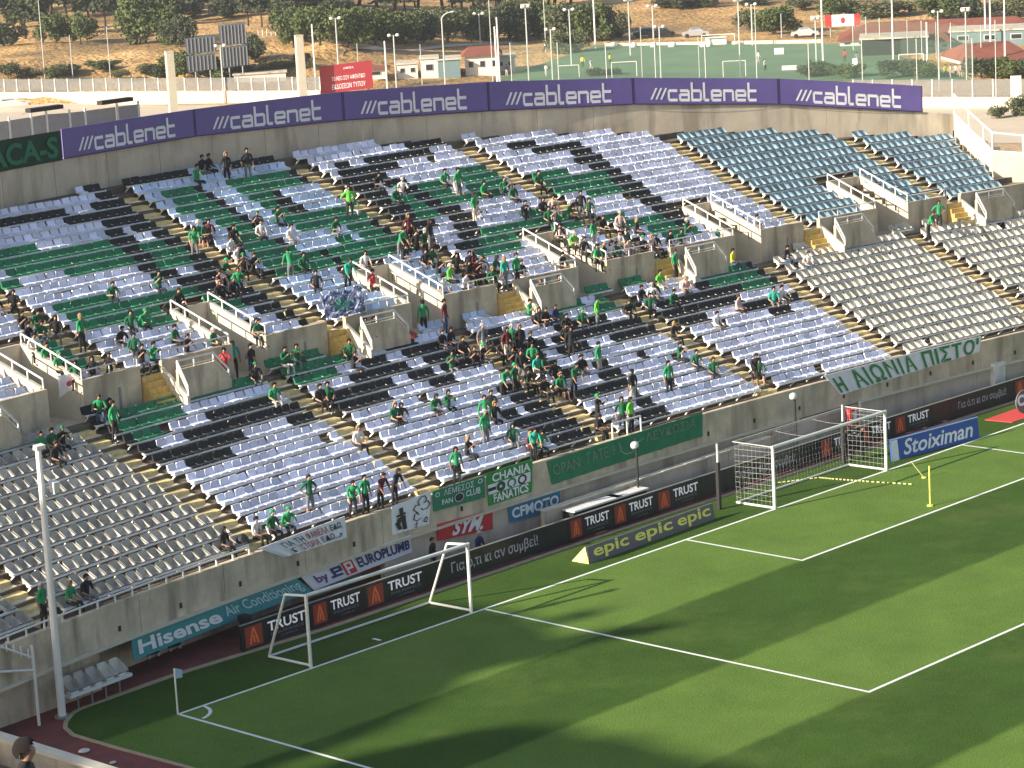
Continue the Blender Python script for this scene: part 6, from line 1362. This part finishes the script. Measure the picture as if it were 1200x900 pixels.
for e in MASTS.split('|'):
    q=e.split(' ',4);px,yt,yb,k=float(q[0]),float(q[1]),float(q[2]),int(q[3])
    P=G(px,yb);s=(P-CV).length/FPX;h=zo(px,yt,P)-P.z;t=empty('floodlight_mast' if k in(2,4) else 'street_lamp' if k==3 else 'mast',q[4],'floodlight' if k in(2,4) else 'street lamp' if k==3 else 'mast',(P.x,P.y,P.z-.1),yaw_at(P),'masts and posts beyond the stadium')
    r=(.55 if k==0 else .9 if k in(2,3,4) else 1.1)*s
    b=MB();b.bar((0,0,0),(0,0,h),r*1.1,7,r2=r*.8);b.build('shaft',M['white'] if k==1 else M['mast'],t)
    if k==2:
        b=MB();b.bar((-5*s,0,h-.1),(5*s,0,h-.1),.4*s,5);b.build('cross_arm',M['mast'],t)
        for x in (-5,4.5):
            o=link('lamp',LAMP,t,loc=(x*s,-.1,h));o.scale=(2.3*s,1.8*s,1.9*s)
    if k==4:
        b=MB();
        b.path([(-5*s,0,h-2*s),(5*s,0,h-2*s),(5*s,0,h+2*s),(-5*s,0,h+2*s),(-5*s,0,h-2*s)],.5*s,5);b.build('frame',M['dirtywhite'],t)
        for x in (-2.6,2.6):
            b=MB();b.box((x-1.7)*s,-.3,h-1.2*s,(x+1.7)*s,.1,h+1.2*s);b.build('lamp',M['dirtywhite'],t)
    if k==3:
        pts=[(0,0,h-.2)]+[(s*(14*(1-math.cos(a))/1),0,h-.2+s*14*math.sin(a)*.6) for a in (.3,.7,1.1,1.5)];b=MB();b.path(pts,.8*s,6);b.build('arm',M['mast'],t)
        o=link('lamp',LAMP,t,loc=pts[-1]);o.scale=(2*s,1.4*s,1*s)
# training goals
for px,yb,w,h_,lb in ((667,92,24,15,'small white training goal at the left of the practice pitch'),(732,91,29,18,'white training goal right of the low shrubs'),(861,91,26,19,'white training goal nearest the middle banner'),(842,54,38,13,'far white goal with a bright net'),(1068,77,28,13,'white goal in front of the small pavilion')):
    P=G(px,yb);s=(P-CV).length/FPX;t=empty('training_goal',lb,'goal',tuple(P),yaw_at(P),'goals on the practice pitches');hw=w*s/2;h=h_*s;r=.55*s
    for x in (-hw,hw):
        b=MB();b.bar((x,0,0),(x,0,h),r,6);b.build('post',M['white'],t)
        b=MB();b.path([(x,0,h),(x,h*.5,h*.8),(x,h*.8,0)],r*.5,5);b.build('stay',M['white'],t)
    b=MB();b.bar((-hw,0,h),(hw,0,h),r,6);b.build('crossbar',M['white'],t)
    if px==842:
        b=MB();b.quad((-hw*.8,h*.7,0),(hw*.5,h*.7,0),(hw*.5,h*.5,h*.8),(-hw*.8,h*.5,h*.8));b.build('net',M['white'],t,fix=False)
# row of white bags along the far touchline
b=MB()
for i in range(7):
    px=714+[0,24,47,68,105,112,70][i]*1.0;P=G(px+5,56);o=link('ball_bag',LAMP,None,loc=P+Vector((0,0,.35)));o.scale=(.55,.5,.5);tag(o,'white bag on the far side of the practice pitch, '+['first','second','third','fourth','fifth','sixth','seventh'][i]+' from the left','bag','white bags along the practice pitch')
P0=G(712,55.5);P1=G(962,51);b=MB();e=Vector((0,.3,0));Z=Vector((0,0,.5));b.hexa([P0,P1,P1+e,P0+e,P0+Z,P1+Z,P1+e+Z,P0+e+Z]);tag(b.build('low_barrier',M['cap']),'low pale barrier along the far side of the practice pitch','barrier')
# green wind nets round the practice pitch
M['gnet']=mat('green_net',(.14,.22,.17),.8,alpha=.16)
for p0,p1,hp,lb in (((600,97),(1140,97),46,'tall green net along the near side of the practice pitch'),((1000,60),(1150,74),40,'tall green net at the right of the practice pitch')):
    A=G(*p0);B=G(*p1);t=empty('net_fence',lb,'net',tuple(A));hh=hp*(A-CV).length/FPX;n=9;b=MB()
    b.sheet(lambda u,v:(B-A)*u+Vector((0,.2*math.sin(u*30),hh*v*(1-.06*math.sin(u*n*math.pi)**2))),[i/36 for i in range(37)],[0,.5,1]);b.build('netting',M['gnet'],t,fix=False)
    for i in range(n+1):
        p=(B-A)*(i/n);b=MB();b.bar(p,p+Vector((0,0,hh)),.07,5);b.build('post',M['mast'],t)
# cars
def car(px,py,col,label,rz,sc=1.):
    P=G(px,py);t=empty('parked_car',label,'car',tuple(P),rz,'cars outside the stadium')
    b=MB();pr=[(-2.1,.35),(-2.05,.85),(-1.2,.95),(-.7,1.42),(.7,1.45),(1.35,.98),(2.1,.85),(2.15,.35)]
    w=.85
    for s_ in (-1,1):b.poly([(x,s_*w*(.86 if z>1.1 else 1),z) for x,z in (pr if s_<0 else pr[::-1])])
    for (x0,z0_),(x1,z1_) in zip(pr,pr[1:]+pr[:1]):
        k0=.86 if z0_>1.1 else 1;k1=.86 if z1_>1.1 else 1;b.quad((x0,-w*k0,z0_),(x1,-w*k1,z1_),(x1,w*k1,z1_),(x0,w*k0,z0_))
    b.build('body',simple('car_paint_'+label.split()[0],col,.3),t)
    b=MB()
    for s_ in (-1,1):b.quad((-.95,s_*w*.96,1.0),(1.1,s_*w*.96,1.0),(.65,s_*w*.885,1.38),(-.62,s_*w*.885,1.38))
    b.quad((1.14,-w*.8,1.14),(1.14,w*.8,1.14),(.78,w*.75,1.42),(.78,-w*.75,1.42));b.build('window',M['win'],t,fix=False)
    for x in (-1.3,1.35):
        for s_ in (-1,1):
            b=MB();b.bar((x,s_*.74,.32),(x,s_*.9,.32),.32,10);b.build('wheel',M['black'],t)
    t.scale=(sc,)*3
car(10,131,(.72,.70,.68),'white car on the pale road at the left edge',yaw_at(G(10,131))+.1,1.25)
for px,col,lb in ((757,(.03,.05,.08),'dark blue car parked beyond the practice pitch, left'),(775,(.02,.02,.02),'black car parked beyond the practice pitch, right'),(714,(.55,.55,.54),'silver car parked beside the trees beyond the practice pitch'),(815,(.35,.36,.37),'grey car parked right of the far floodlight'),(943,(.5,.5,.48),'pale car parked behind the net left of the billboard')):
    car(px,44,col,lb,yaw_at(G(px,44)))
# players and a group of people on the practice side
k=0
for px,py,c,lb in ((897,85,'w','player in white running on the practice pitch'),(889,75,'w','player in white farther off on the practice pitch'),(990,74,'r','player in red near the practice shelter'),(1004,76,'w','player in white near the practice shelter'),(639,62,'w','player in white at the left of the practice pitch'),(640,90,'w','player in white beside the left twin lamp mast'),(683,80,'y','player in yellow by the left training goal'),(693,84,'w','player in white by the low shrub'),(715,78,'y','player in yellow behind the second training goal'),(594,90,'k','person in black by the pair of white masts'),(1108,92,'y','person in yellow in a group behind the right fence'),(1114,92,'w','person in white in a group behind the right fence, left'),(1120,92,'w','person in white in a group behind the right fence, right'),(1126,92,'p','person in pink in a group behind the right fence')):
    P=G(px,py);o=ground_person(0,0,['stand','walk','hips'][k%3],c,'w' if k%2 else 'k',lb,k*.9,1.12,P=P);o['group']='people beyond the stadium';k+=1
# small white boards on the practice pitch
for px,py,w,h_,lb in ((913,65,11,8,'small white square board on the practice pitch'),(925,84,17,6,'white low board on the practice pitch'),(1002,81,6,12,'narrow white board by the shelter'),(1191,130,12,40,'tall white panel at the right edge')):
    P=G(px,py);s=(P-CV).length/FPX;t=empty('white_board',lb,'board',tuple(P),yaw_at(P));b=MB();b.box(-w*s/2,0,.1,w*s/2,.12,h_*s);b.build('panel',M['white'],t)
    for x in (-.4,.4):
        b=MB();b.box(x*w*s-.04,.121,0,x*w*s+.04,.2,h_*s*.8);b.build('leg',M['grey'],t)
# fence pickets on the bank
t=empty('bank_fence','short broken fence of pale posts on top of the dry bank','fence',tuple(G(300,42)))
for i in range(12):
    P=G(303+i*5,44-i*.5);b=MB();s=(P-CV).length/FPX;b.bar(P-t.location,P-t.location+Vector((0,0,8*s)),.5*s,5);b.build('post',M['dirtywhite'],t)

# air: mild haze over everything, the sky outside it
hz=bpy.data.materials.new('haze');hz.use_nodes=True;nt2=hz.node_tree;nt2.nodes.clear();pv=nt2.nodes.new('ShaderNodeVolumePrincipled');pv.inputs['Color'].default_value=(.86,.86,.86,1);pv.inputs['Density'].default_value=.00025;pv.inputs['Anisotropy'].default_value=.4
oo=nt2.nodes.new('ShaderNodeOutputMaterial');nt2.links.new(pv.outputs[0],oo.inputs['Volume'])
b=MB();b.box(-1500,-1500,-8.5,2500,2500,44);tag(b.build('haze',hz),kind='stuff')
